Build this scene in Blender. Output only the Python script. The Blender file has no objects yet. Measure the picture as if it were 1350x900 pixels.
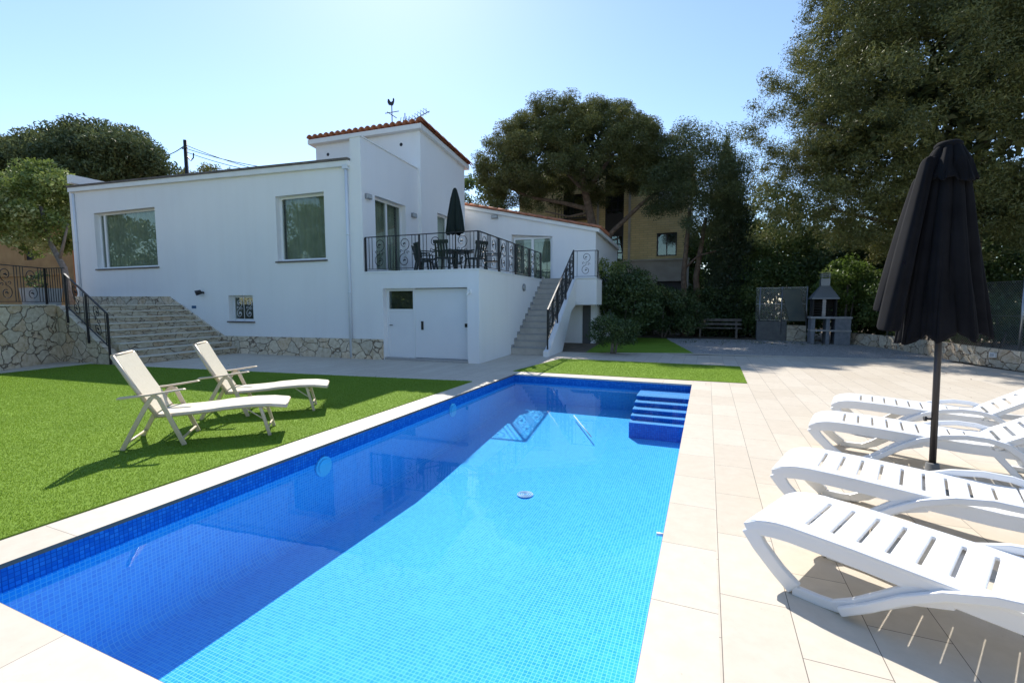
import bpy, bmesh, math, random
import numpy as np
from mathutils import Vector, Matrix
random.seed(7)
RNG = np.random.default_rng(11)
sc = bpy.context.scene
COL = sc.collection
TH = 0.0515                      # the house stands turned by this angle against the pool
CT, ST = math.cos(TH), math.sin(TH)
FY = 11.25                       # house frame: plane of the main facade
SX = -4.96                       # house frame: plane of the terrace side wall
XL, XR, YN, YF = -3.984, -0.238, 1.137, 9.694   # pool
WZ = -0.13                       # water level

def h2w(x, y, z=0.0): return (CT*x-ST*y, ST*x+CT*y, z)

# ------------------------------------------------------------------ materials
def mat(name, col=(.8,.8,.8), rough=.6, metal=0.0, spec=.5):
    m = bpy.data.materials.new(name); m.use_nodes = True
    b = m.node_tree.nodes['Principled BSDF']
    b.inputs['Base Color'].default_value = (*col, 1)
    b.inputs['Roughness'].default_value = rough
    b.inputs['Metallic'].default_value = metal
    b.inputs['Specular IOR Level'].default_value = spec
    return m
def N(m, t, **kw):
    n = m.node_tree.nodes.new(t)
    for k, v in kw.items(): setattr(n, k, v)
    return n
def LK(m, a, b): m.node_tree.links.new(a, b)
def BS(m): return m.node_tree.nodes['Principled BSDF']
def ramp(m, fac, stops):
    r = N(m, 'ShaderNodeValToRGB'); e = r.color_ramp.elements
    while len(e) < len(stops): e.new(.5)
    for i, (p, c) in enumerate(stops): e[i].position = p; e[i].color = (*c, 1)
    LK(m, fac, r.inputs[0]); return r.outputs[0]
def noise(m, scale, detail=4, rough=.55, vec=None, dist=0.0):
    n = N(m, 'ShaderNodeTexNoise'); n.inputs['Scale'].default_value = scale
    n.inputs['Detail'].default_value = detail; n.inputs['Roughness'].default_value = rough
    n.inputs['Distortion'].default_value = dist
    if vec is None:
        g = N(m, 'ShaderNodeNewGeometry'); vec = g.outputs['Position']
    LK(m, vec, n.inputs['Vector']); return n
def bump(m, h, strength=.3, dist=.01, prev=None):
    b = N(m, 'ShaderNodeBump'); b.inputs['Strength'].default_value = strength; b.inputs['Distance'].default_value = dist
    LK(m, h, b.inputs['Height'])
    if prev is not None: LK(m, prev, b.inputs['Normal'])
    LK(m, b.outputs[0], BS(m).inputs['Normal']); return b.outputs[0]
def mixc(m, fac, a, b, mode='MIX'):
    x = N(m, 'ShaderNodeMix'); x.data_type = 'RGBA'; x.blend_type = mode
    for s, v in ((x.inputs[0], fac), (x.inputs[6], a), (x.inputs[7], b)):
        if isinstance(v, (int, float)): s.default_value = v
        elif isinstance(v, tuple): s.default_value = (*v, 1)
        else: LK(m, v, s)
    return x.outputs[2]
def mottled(name, c1, c2, scale, rough=.7, bstr=.2, bscale=None, bdist=.01, metal=0, spec=.4):
    m = mat(name, c1, rough, metal, spec)
    n = noise(m, scale)
    LK(m, ramp(m, n.outputs[0], [(.3, c1), (.7, c2)]), BS(m).inputs['Base Color'])
    if bstr:
        n2 = noise(m, bscale or scale*4, 6); bump(m, n2.outputs[0], bstr, bdist)
    return m

M = {}
# white render of the house: rough float coat with faint rain streaks
m = mat('white_render', (.79,.79,.79), .85, 0, .2)
n1 = noise(m, .35, 5); n2 = noise(m, 6, 6)
g = N(m, 'ShaderNodeNewGeometry'); mp = N(m, 'ShaderNodeMapping'); mp.inputs['Scale'].default_value = (2.2, 2.2, .16)
LK(m, g.outputs['Position'], mp.inputs[0]); n3 = noise(m, 1.6, 5, .6, mp.outputs[0])
c = ramp(m, n1.outputs[0], [(.3, (.79,.79,.80)), (.7, (.85,.845,.84))])
c2 = ramp(m, n3.outputs[0], [(.25, (.975,.97,.965)), (.55, (1,1,1))])
LK(m, mixc(m, 1.0, c, c2, 'MULTIPLY'), BS(m).inputs['Base Color'])
nb = noise(m, 55, 4); bump(m, nb.outputs[0], .35, .012); M['wall'] = m
M['white_trim'] = mottled('white_trim', (.76,.76,.75), (.82,.82,.81), 3, .5, .05)
M['pvc'] = mat('white_frame_paint', (.78,.79,.8), .35)
M['door'] = mottled('white_door_panel', (.75,.76,.78), (.79,.80,.815), 1.5, .45, .05)
M['iron'] = mottled('black_wrought_iron', (.012,.012,.014), (.025,.024,.024), 20, .45, .1)
M['drainpipe'] = mat('white_pipe', (.66,.7,.76), .4)
M['darkmetal'] = mat('dark_metal', (.03,.03,.033), .4, .6)
M['greymetal'] = mat('grey_metal', (.32,.33,.34), .35, .9)
M['steel'] = mat('brushed_steel', (.45,.45,.44), .3, 1.0)
M['black'] = mat('black_plastic', (.01,.01,.011), .4)
M['lampglass'] = mat('frosted_lamp_glass', (.45,.47,.48), .25)
M['plate'] = mat('blue_enamel', (.02,.10,.22), .3)
M['concrete'] = mottled('grey_concrete', (.12,.12,.115), (.18,.175,.165), 5, .9, .4, 30)
M['threshold'] = mottled('grey_stone_threshold', (.34,.33,.32), (.42,.41,.39), 6, .8, .1)
M['step'] = mottled('beige_stone_tread', (.46,.42,.37), (.56,.52,.46), 4, .7, .15)
M['interior'] = mat('dim_interior', (.10,.10,.10), .9)
M['curtain'] = mottled('sheer_curtain', (.50,.53,.47), (.68,.70,.63), 2, .9, 0)
# glass
class Sch: pass
def schlick(nt, f0, k):
    lw = nt.nodes.new('ShaderNodeLayerWeight'); lw.inputs['Blend'].default_value = .5
    p = nt.nodes.new('ShaderNodeMath'); p.operation = 'POWER'; p.inputs[1].default_value = 5; nt.links.new(lw.outputs['Facing'], p.inputs[0])
    a = nt.nodes.new('ShaderNodeMath'); a.operation = 'MULTIPLY_ADD'; a.inputs[1].default_value = k*(1-f0); a.inputs[2].default_value = f0; nt.links.new(p.outputs[0], a.inputs[0])
    s = Sch(); s.outputs = a.outputs; s.lw = lw; return s
m = bpy.data.materials.new('window_glass'); m.use_nodes = True; nt = m.node_tree; nt.nodes.clear()
o = nt.nodes.new('ShaderNodeOutputMaterial'); t = nt.nodes.new('ShaderNodeBsdfTransparent'); t.inputs[0].default_value = (.76,.79,.75,1)
gl = nt.nodes.new('ShaderNodeBsdfGlossy'); gl.inputs['Roughness'].default_value = .01; gl.inputs[0].default_value = (.9,1,.95,1)
fr = schlick(nt, .07, .9)
mx = nt.nodes.new('ShaderNodeMixShader')
for a, b in ((fr.outputs[0], mx.inputs[0]), (t.outputs[0], mx.inputs[1]), (gl.outputs[0], mx.inputs[2]), (mx.outputs[0], o.inputs[0])): nt.links.new(a, b)
M['glass'] = m
# water: clear tinted sheet with Fresnel reflection and small ripples
m = bpy.data.materials.new('pool_water'); m.use_nodes = True; nt = m.node_tree; nt.nodes.clear()
o = nt.nodes.new('ShaderNodeOutputMaterial'); t = nt.nodes.new('ShaderNodeBsdfTransparent'); t.inputs[0].default_value = (.86,.96,1,1)
gl = nt.nodes.new('ShaderNodeBsdfGlossy'); gl.inputs['Roughness'].default_value = .0
fr = schlick(nt, .02, .9)
mx = nt.nodes.new('ShaderNodeMixShader')
geo = nt.nodes.new('ShaderNodeNewGeometry')
nz = nt.nodes.new('ShaderNodeTexNoise'); nz.inputs['Scale'].default_value = 2.6; nz.inputs['Detail'].default_value = 3
bp = nt.nodes.new('ShaderNodeBump'); bp.inputs['Strength'].default_value = .03; bp.inputs['Distance'].default_value = .02
for a, b in ((geo.outputs['Position'], nz.inputs['Vector']), (nz.outputs[0], bp.inputs['Height']), (bp.outputs[0], gl.inputs['Normal']), (bp.outputs[0], fr.lw.inputs['Normal']),
             (fr.outputs[0], mx.inputs[0]), (t.outputs[0], mx.inputs[1]), (gl.outputs[0], mx.inputs[2]), (mx.outputs[0], o.inputs[0])): nt.links.new(a, b)
M['water'] = m
# blue glass mosaic, 2.5 cm tesserae on the face UVs (metres)
def mosaic(name, cols, grout, size=.030):
    m = mat(name, cols[0], .7, 0, .0)
    uv = N(m, 'ShaderNodeUVMap')
    sc_ = N(m, 'ShaderNodeVectorMath', operation='SCALE'); sc_.inputs['Scale'].default_value = 1/size
    LK(m, uv.outputs[0], sc_.inputs[0])
    fl = N(m, 'ShaderNodeVectorMath', operation='FLOOR'); LK(m, sc_.outputs[0], fl.inputs[0])
    wn = N(m, 'ShaderNodeTexWhiteNoise', noise_dimensions='2D'); LK(m, fl.outputs[0], wn.inputs['Vector'])
    c = ramp(m, wn.outputs[0], [(0, cols[0]), (.45, cols[1]), (.8, cols[2]), (1, cols[3])])
    big = noise(m, 1.1, 3)
    c = mixc(m, 1.0, c, ramp(m, big.outputs[0], [(.3, (.88,.9,.93)), (.7, (1,1,1))]), 'MULTIPLY')
    fr_ = N(m, 'ShaderNodeVectorMath', operation='FRACTION'); LK(m, sc_.outputs[0], fr_.inputs[0])
    sp = N(m, 'ShaderNodeSeparateXYZ'); LK(m, fr_.outputs[0], sp.inputs[0])
    outs = []
    for k in (0, 1):
        a = N(m, 'ShaderNodeMath', operation='LESS_THAN'); a.inputs[1].default_value = .17; LK(m, sp.outputs[k], a.inputs[0]); outs.append(a)
    mxx = N(m, 'ShaderNodeMath', operation='MAXIMUM'); LK(m, outs[0].outputs[0], mxx.inputs[0]); LK(m, outs[1].outputs[0], mxx.inputs[1])
    LK(m, mixc(m, mxx.outputs[0], c, grout), BS(m).inputs['Base Color'])
    return m
M['mosaic'] = mosaic('blue_pool_mosaic', [(.040,.36,.80),(.055,.42,.86),(.08,.47,.90),(.045,.39,.83)], (.20,.58,.88))
M['mosaic_edge'] = mosaic('dark_blue_mosaic', [(.018,.16,.56),(.026,.21,.64),(.045,.28,.72),(.02,.18,.58)], (.015,.10,.40))
# natural stone cladding with mortar joints
def stone(name, scale, light=1.0, mortar=(.30,.27,.23), jw=.012, stretch=(1,1,1.25)):
    m = mat(name, (.4,.35,.28), .85, 0, .25)
    tc = N(m, 'ShaderNodeTexCoord'); mp = N(m, 'ShaderNodeMapping'); mp.inputs['Scale'].default_value = stretch
    LK(m, tc.outputs['Object'], mp.inputs[0])
    wob = noise(m, 2.2, 3, .5, mp.outputs[0])
    ad = N(m, 'ShaderNodeVectorMath', operation='MULTIPLY_ADD'); LK(m, wob.outputs['Color'], ad.inputs[0]); ad.inputs[1].default_value = (.45,.45,.45); LK(m, mp.outputs[0], ad.inputs[2])
    v = N(m, 'ShaderNodeTexVoronoi', feature='F1'); v.inputs['Scale'].default_value = scale; LK(m, ad.outputs[0], v.inputs['Vector'])
    ve = N(m, 'ShaderNodeTexVoronoi', feature='DISTANCE_TO_EDGE'); ve.inputs['Scale'].default_value = scale; LK(m, ad.outputs[0], ve.inputs['Vector'])
    L = light
    sp = N(m, 'ShaderNodeSeparateColor'); LK(m, v.outputs['Color'], sp.inputs[0])
    c = ramp(m, sp.outputs[0], [(0, (.42*L,.32*L,.20*L)), (.25, (.52*L,.43*L,.29*L)), (.45, (.34*L,.29*L,.21*L)), (.65, (.60*L,.49*L,.34*L)), (.85, (.44*L,.26*L,.11*L)), (1, (.48*L,.42*L,.32*L))])
    n2 = noise(m, 9, 6, .65); c = mixc(m, .55, c, ramp(m, n2.outputs[0], [(.3, (.20*L,.15*L,.09*L)), (.42, (.40*L,.35*L,.27*L)), (.7, (.66*L,.62*L,.53*L))]))
    e = ramp(m, ve.outputs[0], [(0, (0,0,0)), (jw, (0,0,0)), (jw+.022, (1,1,1))])
    LK(m, mixc(m, e, mortar, c), BS(m).inputs['Base Color'])
    eb = N(m, 'ShaderNodeMath', operation='MULTIPLY_ADD'); LK(m, n2.outputs[0], eb.inputs[0]); eb.inputs[1].default_value = .4; LK(m, e, eb.inputs[2])
    bump(m, eb.outputs[0], .8, .03)
    return m
M['stone'] = stone('natural_stone_cladding', 2.5, 1.3, (.20,.155,.11))
M['stone_step'] = stone('natural_stone_steps', 2.6, 1.0, (.18,.14,.10), stretch=(1,1,2.6))
M['stone_low'] = stone('pale_stone_wall', 3.0, 1.25, (.22,.15,.10))
# turf
def turf(name, a, b):
    m = mat(name, a, .8, 0, .15)
    n = noise(m, 160, 5, .7); n2 = noise(m, 1.3, 3)
    c = ramp(m, n.outputs[0], [(.3, a), (.7, b)])
    LK(m, mixc(m, 1.0, c, ramp(m, n2.outputs[0], [(.3, (.80,.84,.74)), (.7, (1,1,1))]), 'MULTIPLY'), BS(m).inputs['Base Color'])
    bump(m, n.outputs[0], .9, .012); return m
M['turf'] = turf('artificial_turf', (.16,.27,.024), (.24,.37,.04))
M['soil'] = mottled('dry_soil', (.13,.10,.07), (.23,.18,.13), 3, .95, .5, 20, .02)
m = mottled('grey_gravel', (.31,.295,.275), (.56,.53,.49), 38, .95, 1.0, 30, .03); M['gravel'] = m
M['far_ground'] = mottled('far_ground', (.13,.12,.08), (.20,.18,.12), .4, .95, .3, 8, .02)
# paving: cream porcelain slabs, running bond, long side along the pool
def paving(name, ox, oy, bw, rh, swap=True, off=.5, dirt=True):
    m = mat(name, (.6,.55,.48), .55, 0, .35)
    g = N(m, 'ShaderNodeNewGeometry'); s = N(m, 'ShaderNodeSeparateXYZ'); LK(m, g.outputs['Position'], s.inputs[0])
    cb = N(m, 'ShaderNodeCombineXYZ')
    def sh(out, o, k):
        a = N(m, 'ShaderNodeMath', operation='SUBTRACT'); LK(m, out, a.inputs[0]); a.inputs[1].default_value = o; LK(m, a.outputs[0], cb.inputs[k])
    sh(s.outputs[1] if swap else s.outputs[0], oy if swap else ox, 0)
    sh(s.outputs[0] if swap else s.outputs[1], ox if swap else oy, 1)
    br = N(m, 'ShaderNodeTexBrick', offset=off, offset_frequency=2, squash=1.0)
    br.inputs['Scale'].default_value = 1; br.inputs['Brick Width'].default_value = bw; br.inputs['Row Height'].default_value = rh
    br.inputs['Mortar Size'].default_value = .0022; br.inputs['Mortar Smooth'].default_value = .2; br.inputs['Bias'].default_value = 0
    br.inputs['Color1'].default_value = (.61,.54,.445,1); br.inputs['Color2'].default_value = (.665,.60,.505,1); br.inputs['Mortar'].default_value = (.16,.13,.11,1)
    LK(m, cb.outputs[0], br.inputs['Vector'])
    n = noise(m, 9, 6, .7); n2 = noise(m, .5, 4)
    c = mixc(m, 1.0, br.outputs['Color'], ramp(m, n.outputs[0], [(.3, (.90,.89,.87)), (.7, (1,1,1))]), 'MULTIPLY')
    c = mixc(m, 1.0, c, ramp(m, n2.outputs[0], [(.3, (.93,.92,.90)), (.7, (1,1,1))]), 'MULTIPLY')
    sp = noise(m, 60, 2, .5); c = mixc(m, 1.0, c, ramp(m, sp.outputs[0], [(.20, (.72,.68,.62)), (.27, (1,1,1))]), 'MULTIPLY')
    LK(m, c, BS(m).inputs['Base Color'])
    bump(m, br.outputs['Fac'], -.35, .004); return m
M['paving'] = paving('cream_paving_slabs', .11-.334*60, 6.052-.744*40, .744, .334)
M['coping_side'] = paving('cream_coping_slabs', XR+.0, 8.473-.6624*40, .6624, .60, off=0)
M['coping_left'] = paving('cream_coping_slabs_left', XL-.8, 8.2-1.3*40, 1.3, .80, off=0)
M['coping_near'] = paving('cream_coping_slabs_near', -2.836-.758*30, YN-.75, .758, .75, swap=False, off=0)
# yellow brick
def brick(name, a, b, mo, w=.5, h=.14):
    m = mat(name, a, .9, 0, .2); uv = N(m, 'ShaderNodeUVMap')
    br = N(m, 'ShaderNodeTexBrick'); LK(m, uv.outputs[0], br.inputs['Vector'])
    br.inputs['Scale'].default_value = 1; br.inputs['Brick Width'].default_value = w; br.inputs['Row Height'].default_value = h
    br.inputs['Mortar Size'].default_value = .012; br.inputs['Color1'].default_value = (*a,1); br.inputs['Color2'].default_value = (*b,1); br.inputs['Mortar'].default_value = (*mo,1)
    n = noise(m, .8, 5); LK(m, mixc(m, 1.0, br.outputs[0], ramp(m, n.outputs[0], [(.3, (.8,.8,.8)), (.7, (1,1,1))]), 'MULTIPLY'), BS(m).inputs['Base Color'])
    return m
M['yellow_brick'] = brick('yellow_brick', (.68,.53,.27), (.60,.46,.22), (.42,.34,.2))
M['orange_wall'] = mottled('ochre_render', (.42,.22,.09), (.55,.31,.13), 1.2, .9, .2)
M['redwood'] = mottled('orange_door', (.45,.16,.05), (.52,.2,.07), 3, .6, .1)
M['terracotta'] = mottled('terracotta', (.34,.12,.06), (.48,.20,.11), 4, .85, .3)
M['grey_render'] = mottled('grey_render', (.30,.27,.23), (.40,.37,.32), 1.5, .9, .2)
M['shutter'] = mottled('pale_shutter', (.42,.42,.40), (.5,.5,.48), 2, .7, 0)
M['plank'] = mottled('weathered_wood', (.13,.11,.09), (.24,.21,.18), 6, .85, .4, 20)
M['bark'] = mottled('pine_bark', (.10,.065,.045), (.20,.14,.10), 7, .95, 1.0, 14, .05)
M['bark_grey'] = mottled('grey_bark', (.14,.12,.10), (.24,.21,.18), 9, .95, .8, 20, .03)
M['sling'] = mottled('beige_sling_fabric', (.62,.56,.43), (.68,.62,.49), 30, .8, .25, 260, .003)
M['alu'] = mat('champagne_aluminium', (.60,.50,.38), .42, .15)
M['resin'] = mottled('white_resin', (.78,.79,.80), (.84,.84,.84), 2.5, .32, .05)
M['parasol'] = mottled('black_canvas', (.006,.006,.0075), (.011,.011,.013), 5, .9, .25, 300, .002, 0, .12)
M['parasol_green'] = mottled('dark_green_canvas', (.005,.012,.010), (.009,.019,.015), 5, .85, .1)
M['pole'] = mat('dark_pole', (.035,.033,.035), .35, .5)
M['plastic_green'] = mat('dark_green_plastic', (.010,.024,.022), .4)
M['zinc'] = mat('zinc_sheet', (.22,.24,.27), .45, .5)
M['block'] = mottled('grey_block', (.19,.20,.22), (.27,.28,.30), 8, .9, .4, 40)
M['soot'] = mat('sooty_brick', (.03,.027,.025), .9)
M['firebrick'] = mottled('pale_firebrick', (.36,.32,.30), (.5,.46,.43), 6, .9, .2)
M['board'] = mottled('faded_board', (.10,.12,.11), (.17,.17,.14), 2, .8, .1)
M['light_disc'] = mat('pale_lamp_lens', (.16,.62,.85), .4)
M['white_plastic'] = mat('white_plastic', (.8,.8,.78), .4)

def leafmat(name, a, b, c, trans=.25):
    m = bpy.data.materials.new(name); m.use_nodes = True; nt = m.node_tree; nt.nodes.clear()
    o = nt.nodes.new('ShaderNodeOutputMaterial'); at = nt.nodes.new('ShaderNodeAttribute'); at.attribute_name = 'tint'
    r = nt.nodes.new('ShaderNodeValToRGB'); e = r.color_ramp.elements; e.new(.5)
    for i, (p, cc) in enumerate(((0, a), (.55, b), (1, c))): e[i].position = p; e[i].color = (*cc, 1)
    d = nt.nodes.new('ShaderNodeBsdfDiffuse'); t = nt.nodes.new('ShaderNodeBsdfTranslucent'); mx = nt.nodes.new('ShaderNodeMixShader'); mx.inputs[0].default_value = trans
    g = nt.nodes.new('ShaderNodeBsdfGlossy'); g.inputs['Roughness'].default_value = .45; g.inputs[0].default_value = (.5,.5,.5,1); m2 = nt.nodes.new('ShaderNodeMixShader'); m2.inputs[0].default_value = .06
    for x, y in ((at.outputs['Fac'], r.inputs[0]), (r.outputs[0], d.inputs[0]), (r.outputs[0], t.inputs[0]), (d.outputs[0], mx.inputs[1]), (t.outputs[0], mx.inputs[2]), (mx.outputs[0], m2.inputs[1]), (g.outputs[0], m2.inputs[2]), (m2.outputs[0], o.inputs[0])): nt.links.new(x, y)
    return m
M['pine'] = leafmat('pine_needles', (.085,.098,.032), (.135,.145,.042), (.27,.255,.075))
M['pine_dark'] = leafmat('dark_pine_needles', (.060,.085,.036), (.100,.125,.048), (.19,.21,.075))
M['cypress'] = leafmat('cypress_foliage', (.035,.055,.030), (.055,.082,.040), (.10,.125,.055))
M['leaf_light'] = leafmat('light_green_leaves', (.07,.12,.02), (.13,.20,.035), (.30,.36,.12), .35)
M['leaf_mid'] = leafmat('mid_green_leaves', (.045,.085,.022), (.09,.14,.035), (.22,.26,.08), .3)
M['leaf_dark'] = leafmat('dark_hedge_leaves', (.040,.072,.026), (.075,.115,.038), (.15,.19,.065), .2)
M['blossom'] = leafmat('cream_flowers_and_leaves', (.09,.14,.03), (.20,.25,.06), (.55,.56,.28), .3)
M['blade'] = leafmat('turf_blades', (.18,.30,.025), (.23,.35,.032), (.29,.41,.05), .35)

# ------------------------------------------------------------------ mesh builder
class MB:
    def __init__(s): s.v = []; s.f = []; s.sm = []
    def add(s, vs, fs, smooth=False):
        k = len(s.v); s.v += [tuple(p) for p in vs]; s.f += [tuple(i+k for i in f) for f in fs]; s.sm += [smooth]*len(fs); return s
    def box(s, x0, x1, y0, y1, z0, z1):
        if x0 > x1: x0, x1 = x1, x0
        if y0 > y1: y0, y1 = y1, y0
        if z0 > z1: z0, z1 = z1, z0
        return s.add([(x0,y0,z0),(x1,y0,z0),(x1,y1,z0),(x0,y1,z0),(x0,y0,z1),(x1,y0,z1),(x1,y1,z1),(x0,y1,z1)],
                     [(0,3,2,1),(4,5,6,7),(0,1,5,4),(1,2,6,5),(2,3,7,6),(3,0,4,7)])
    def bar(s, a, b, w, h, up=(0,0,1)):
        a = Vector(a); b = Vector(b); d = (b-a).normalized(); u = Vector(up)
        if abs(d.dot(u)) > .98: u = Vector((1,0,0))
        r = d.cross(u).normalized()*w/2; u2 = r.cross(d).normalized()*h/2
        return s.add([p+q for p in (a, b) for q in (-r-u2, r-u2, r+u2, -r+u2)], [(0,1,2,3),(7,6,5,4),(0,4,5,1),(1,5,6,2),(2,6,7,3),(3,7,4,0)])
    def prism(s, poly, axis, a0, a1):            # polygon in the plane across axis, extruded a0..a1
        def P(p, t): return {'x': (t, p[0], p[1]), 'y': (p[0], t, p[1]), 'z': (p[0], p[1], t)}[axis]
        n = len(poly)
        return s.add([P(p, a0) for p in poly]+[P(p, a1) for p in poly], [tuple(range(n-1,-1,-1)), tuple(range(n, 2*n))]+[(i, (i+1)%n, n+(i+1)%n, n+i) for i in range(n)])
    def tube(s, pts, r, n=8, cap=True, closed=False):
        P = [Vector(p) for p in pts]; R = r if hasattr(r, '__len__') else [r]*len(P)
        k = len(s.v); prev = None
        for i, p in enumerate(P):
            a = P[i-1] if i else (P[-1] if closed else P[0]); b = P[(i+1) % len(P)] if (i < len(P)-1 or closed) else P[i]
            d = (b-a).normalized() if (b-a).length > 1e-9 else Vector((0,0,1))
            if prev is None: prev = d.orthogonal().normalized()
            prev = (prev-d*prev.dot(d)); prev = prev.normalized() if prev.length > 1e-6 else d.orthogonal().normalized()
            q = d.cross(prev)
            for j in range(n):
                t = 2*math.pi*j/n; s.v.append(tuple(p+(prev*math.cos(t)+q*math.sin(t))*R[i]))
        L = len(P); rng = L if closed else L-1
        for i in range(rng):
            for j in range(n):
                i2 = (i+1) % L
                s.f.append((k+i*n+j, k+i*n+(j+1)%n, k+i2*n+(j+1)%n, k+i2*n+j)); s.sm.append(True)
        if cap and not closed:
            s.f.append(tuple(k+j for j in range(n-1,-1,-1))); s.f.append(tuple(k+(L-1)*n+j for j in range(n))); s.sm += [False, False]
        return s
    def lathe(s, prof, n=24, c=(0,0,0), smooth=True):
        k = len(s.v)
        for (r, z) in prof:
            for j in range(n):
                t = 2*math.pi*j/n; s.v.append((c[0]+r*math.cos(t), c[1]+r*math.sin(t), c[2]+z))
        for i in range(len(prof)-1):
            for j in range(n): s.f.append((k+i*n+j, k+i*n+(j+1)%n, k+(i+1)*n+(j+1)%n, k+(i+1)*n+j)); s.sm.append(smooth)
        return s
    def disc(s, c, r, axis='z', t=.01, n=20):
        pts = [(math.cos(2*math.pi*i/n)*r, math.sin(2*math.pi*i/n)*r) for i in range(n)]
        if axis == 'z': s.prism([(c[0]+a, c[1]+b) for a, b in pts], 'z', c[2], c[2]+t)
        elif axis == 'x': s.prism([(c[1]+a, c[2]+b) for a, b in pts], 'x', c[0], c[0]+t)
        else: s.prism([(c[0]+a, c[2]+b) for a, b in pts], 'y', c[1], c[1]+t)
        return s
    def ribbon(s, pts, w, t0, t1, axis='y'):     # flat band following a 2D path; w = width in the plane, t0..t1 across it
        n = len(pts); W = w if hasattr(w, '__len__') else [w]*n
        L = []; R = []
        for i in range(n):
            a = pts[max(i-1,0)]; b = pts[min(i+1,n-1)]; dx, dz = b[0]-a[0], b[1]-a[1]; l = math.hypot(dx, dz) or 1
            nx, nz = -dz/l*W[i]/2, dx/l*W[i]/2
            L.append((pts[i][0]+nx, pts[i][1]+nz)); R.append((pts[i][0]-nx, pts[i][1]-nz))
        k = len(s.v)
        for i in range(n):
            for (p, t) in ((L[i], t0), (L[i], t1), (R[i], t1), (R[i], t0)):
                s.v.append((p[0], t, p[1]) if axis == 'y' else (t, p[0], p[1]))
        for i in range(n-1):
            for j in range(4): s.f.append((k+4*i+j, k+4*i+(j+1)%4, k+4*i+4+(j+1)%4, k+4*i+4+j)); s.sm.append(False)
        s.f.append((k+3,k+2,k+1,k)); s.f.append((k+4*n-4,k+4*n-3,k+4*n-2,k+4*n-1)); s.sm += [False, False]
        return s
    def cells(s, xs, ys, zs, solid):             # solid(i,j,k) -> bool; emits only outer faces
        X, Y, Z = len(xs)-1, len(ys)-1, len(zs)-1
        S = {(i,j,k) for i in range(X) for j in range(Y) for k in range(Z) if solid((xs[i]+xs[i+1])/2, (ys[j]+ys[j+1])/2, (zs[k]+zs[k+1])/2)}
        idx = {}
        def V(i,j,k):
            if (i,j,k) not in idx: idx[(i,j,k)] = len(s.v); s.v.append((xs[i],ys[j],zs[k]))
            return idx[(i,j,k)]
        for (i,j,k) in S:
            for d, q in (((-1,0,0), ((0,0,0),(0,0,1),(0,1,1),(0,1,0))), ((1,0,0), ((1,0,0),(1,1,0),(1,1,1),(1,0,1))), ((0,-1,0), ((0,0,0),(1,0,0),(1,0,1),(0,0,1))),
                         ((0,1,0), ((0,1,0),(0,1,1),(1,1,1),(1,1,0))), ((0,0,-1), ((0,0,0),(0,1,0),(1,1,0),(1,0,0))), ((0,0,1), ((0,0,1),(1,0,1),(1,1,1),(0,1,1)))):
                if (i+d[0],j+d[1],k+d[2]) not in S:
                    s.f.append(tuple(V(i+a,j+b,k+c) for a,b,c in q)); s.sm.append(False)
        return s
    def move(s, fn): s.v = [tuple(fn(*p)) for p in s.v]; return s
    def build(s, name, material, parent=None, label=None, bevel=0.0, sub=0):
        me = bpy.data.meshes.new(name)
        off = getattr(parent, '_off', None) if parent is not None else None
        off = OFFS.get(parent.name, (0,0,0)) if parent is not None else (0,0,0)
        me.from_pydata([(p[0]-off[0], p[1]-off[1], p[2]-off[2]) for p in s.v], [], s.f)
        me.polygons.foreach_set('use_smooth', s.sm)
        # box-projected UVs in metres
        uvl = me.uv_layers.new(name='UVMap'); nl = len(me.loops)
        co = np.empty(len(me.vertices)*3); me.vertices.foreach_get('co', co); co = co.reshape(-1,3)
        li = np.empty(nl, int); me.loops.foreach_get('vertex_index', li)
        tot = np.empty(len(me.polygons), int); me.polygons.foreach_get('loop_total', tot)
        nr = np.empty(len(me.polygons)*3); me.polygons.foreach_get('normal', nr); nr = np.abs(nr.reshape(-1,3)); ax = np.repeat(nr.argmax(1), tot)
        c = co[li]; u = np.where(ax == 0, c[:,1], c[:,0]); v = np.where(ax == 2, c[:,1], c[:,2])
        uvl.data.foreach_set('uv', np.stack([u, v], 1).ravel())
        if material: me.materials.append(material)
        o = bpy.data.objects.new(name, me); COL.objects.link(o)
        if parent is not None: o.parent = parent; OFFS[o.name] = off
        if label: o['label'] = label
        if bevel:
            b = o.modifiers.new('bevel', 'BEVEL'); b.width = bevel; b.segments = 2; b.limit_method = 'ANGLE'; b.angle_limit = .7
        if sub:
            b = o.modifiers.new('sub', 'SUBSURF'); b.levels = sub; b.render_levels = sub
        return o
OFFS = {}
def tag(o, label, cat, group=None):
    o['label'] = label; o['category'] = cat
    if group: o['group'] = group
    return o
def thing(name, label, cat, base=(0,0,0), rot=0.0, frame='W', group=None, absolute=None):
    """Empty at the thing's base. frame 'H': base given in the house frame, parts too; absolute: parts given in frame coordinates, not local ones."""
    o = bpy.data.objects.new(name, None); COL.objects.link(o); o.empty_display_size = .2
    if frame == 'H': o.location = h2w(*base); o.rotation_euler = (0,0,TH+rot)
    else: o.location = base; o.rotation_euler = (0,0,rot)
    if absolute is None: absolute = (frame == 'H')
    OFFS[o.name] = tuple(base) if absolute else (0,0,0)
    return tag(o, label, cat, group)
def struct(o): o['kind'] = 'structure'; return o
def copy_tree(o, parent=None):
    c = o.copy(); COL.objects.link(c); OFFS[c.name] = OFFS.get(o.name, (0,0,0))
    if parent is not None: c.parent = parent
    for ch in list(o.children): copy_tree(ch, c)
    return c

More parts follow.
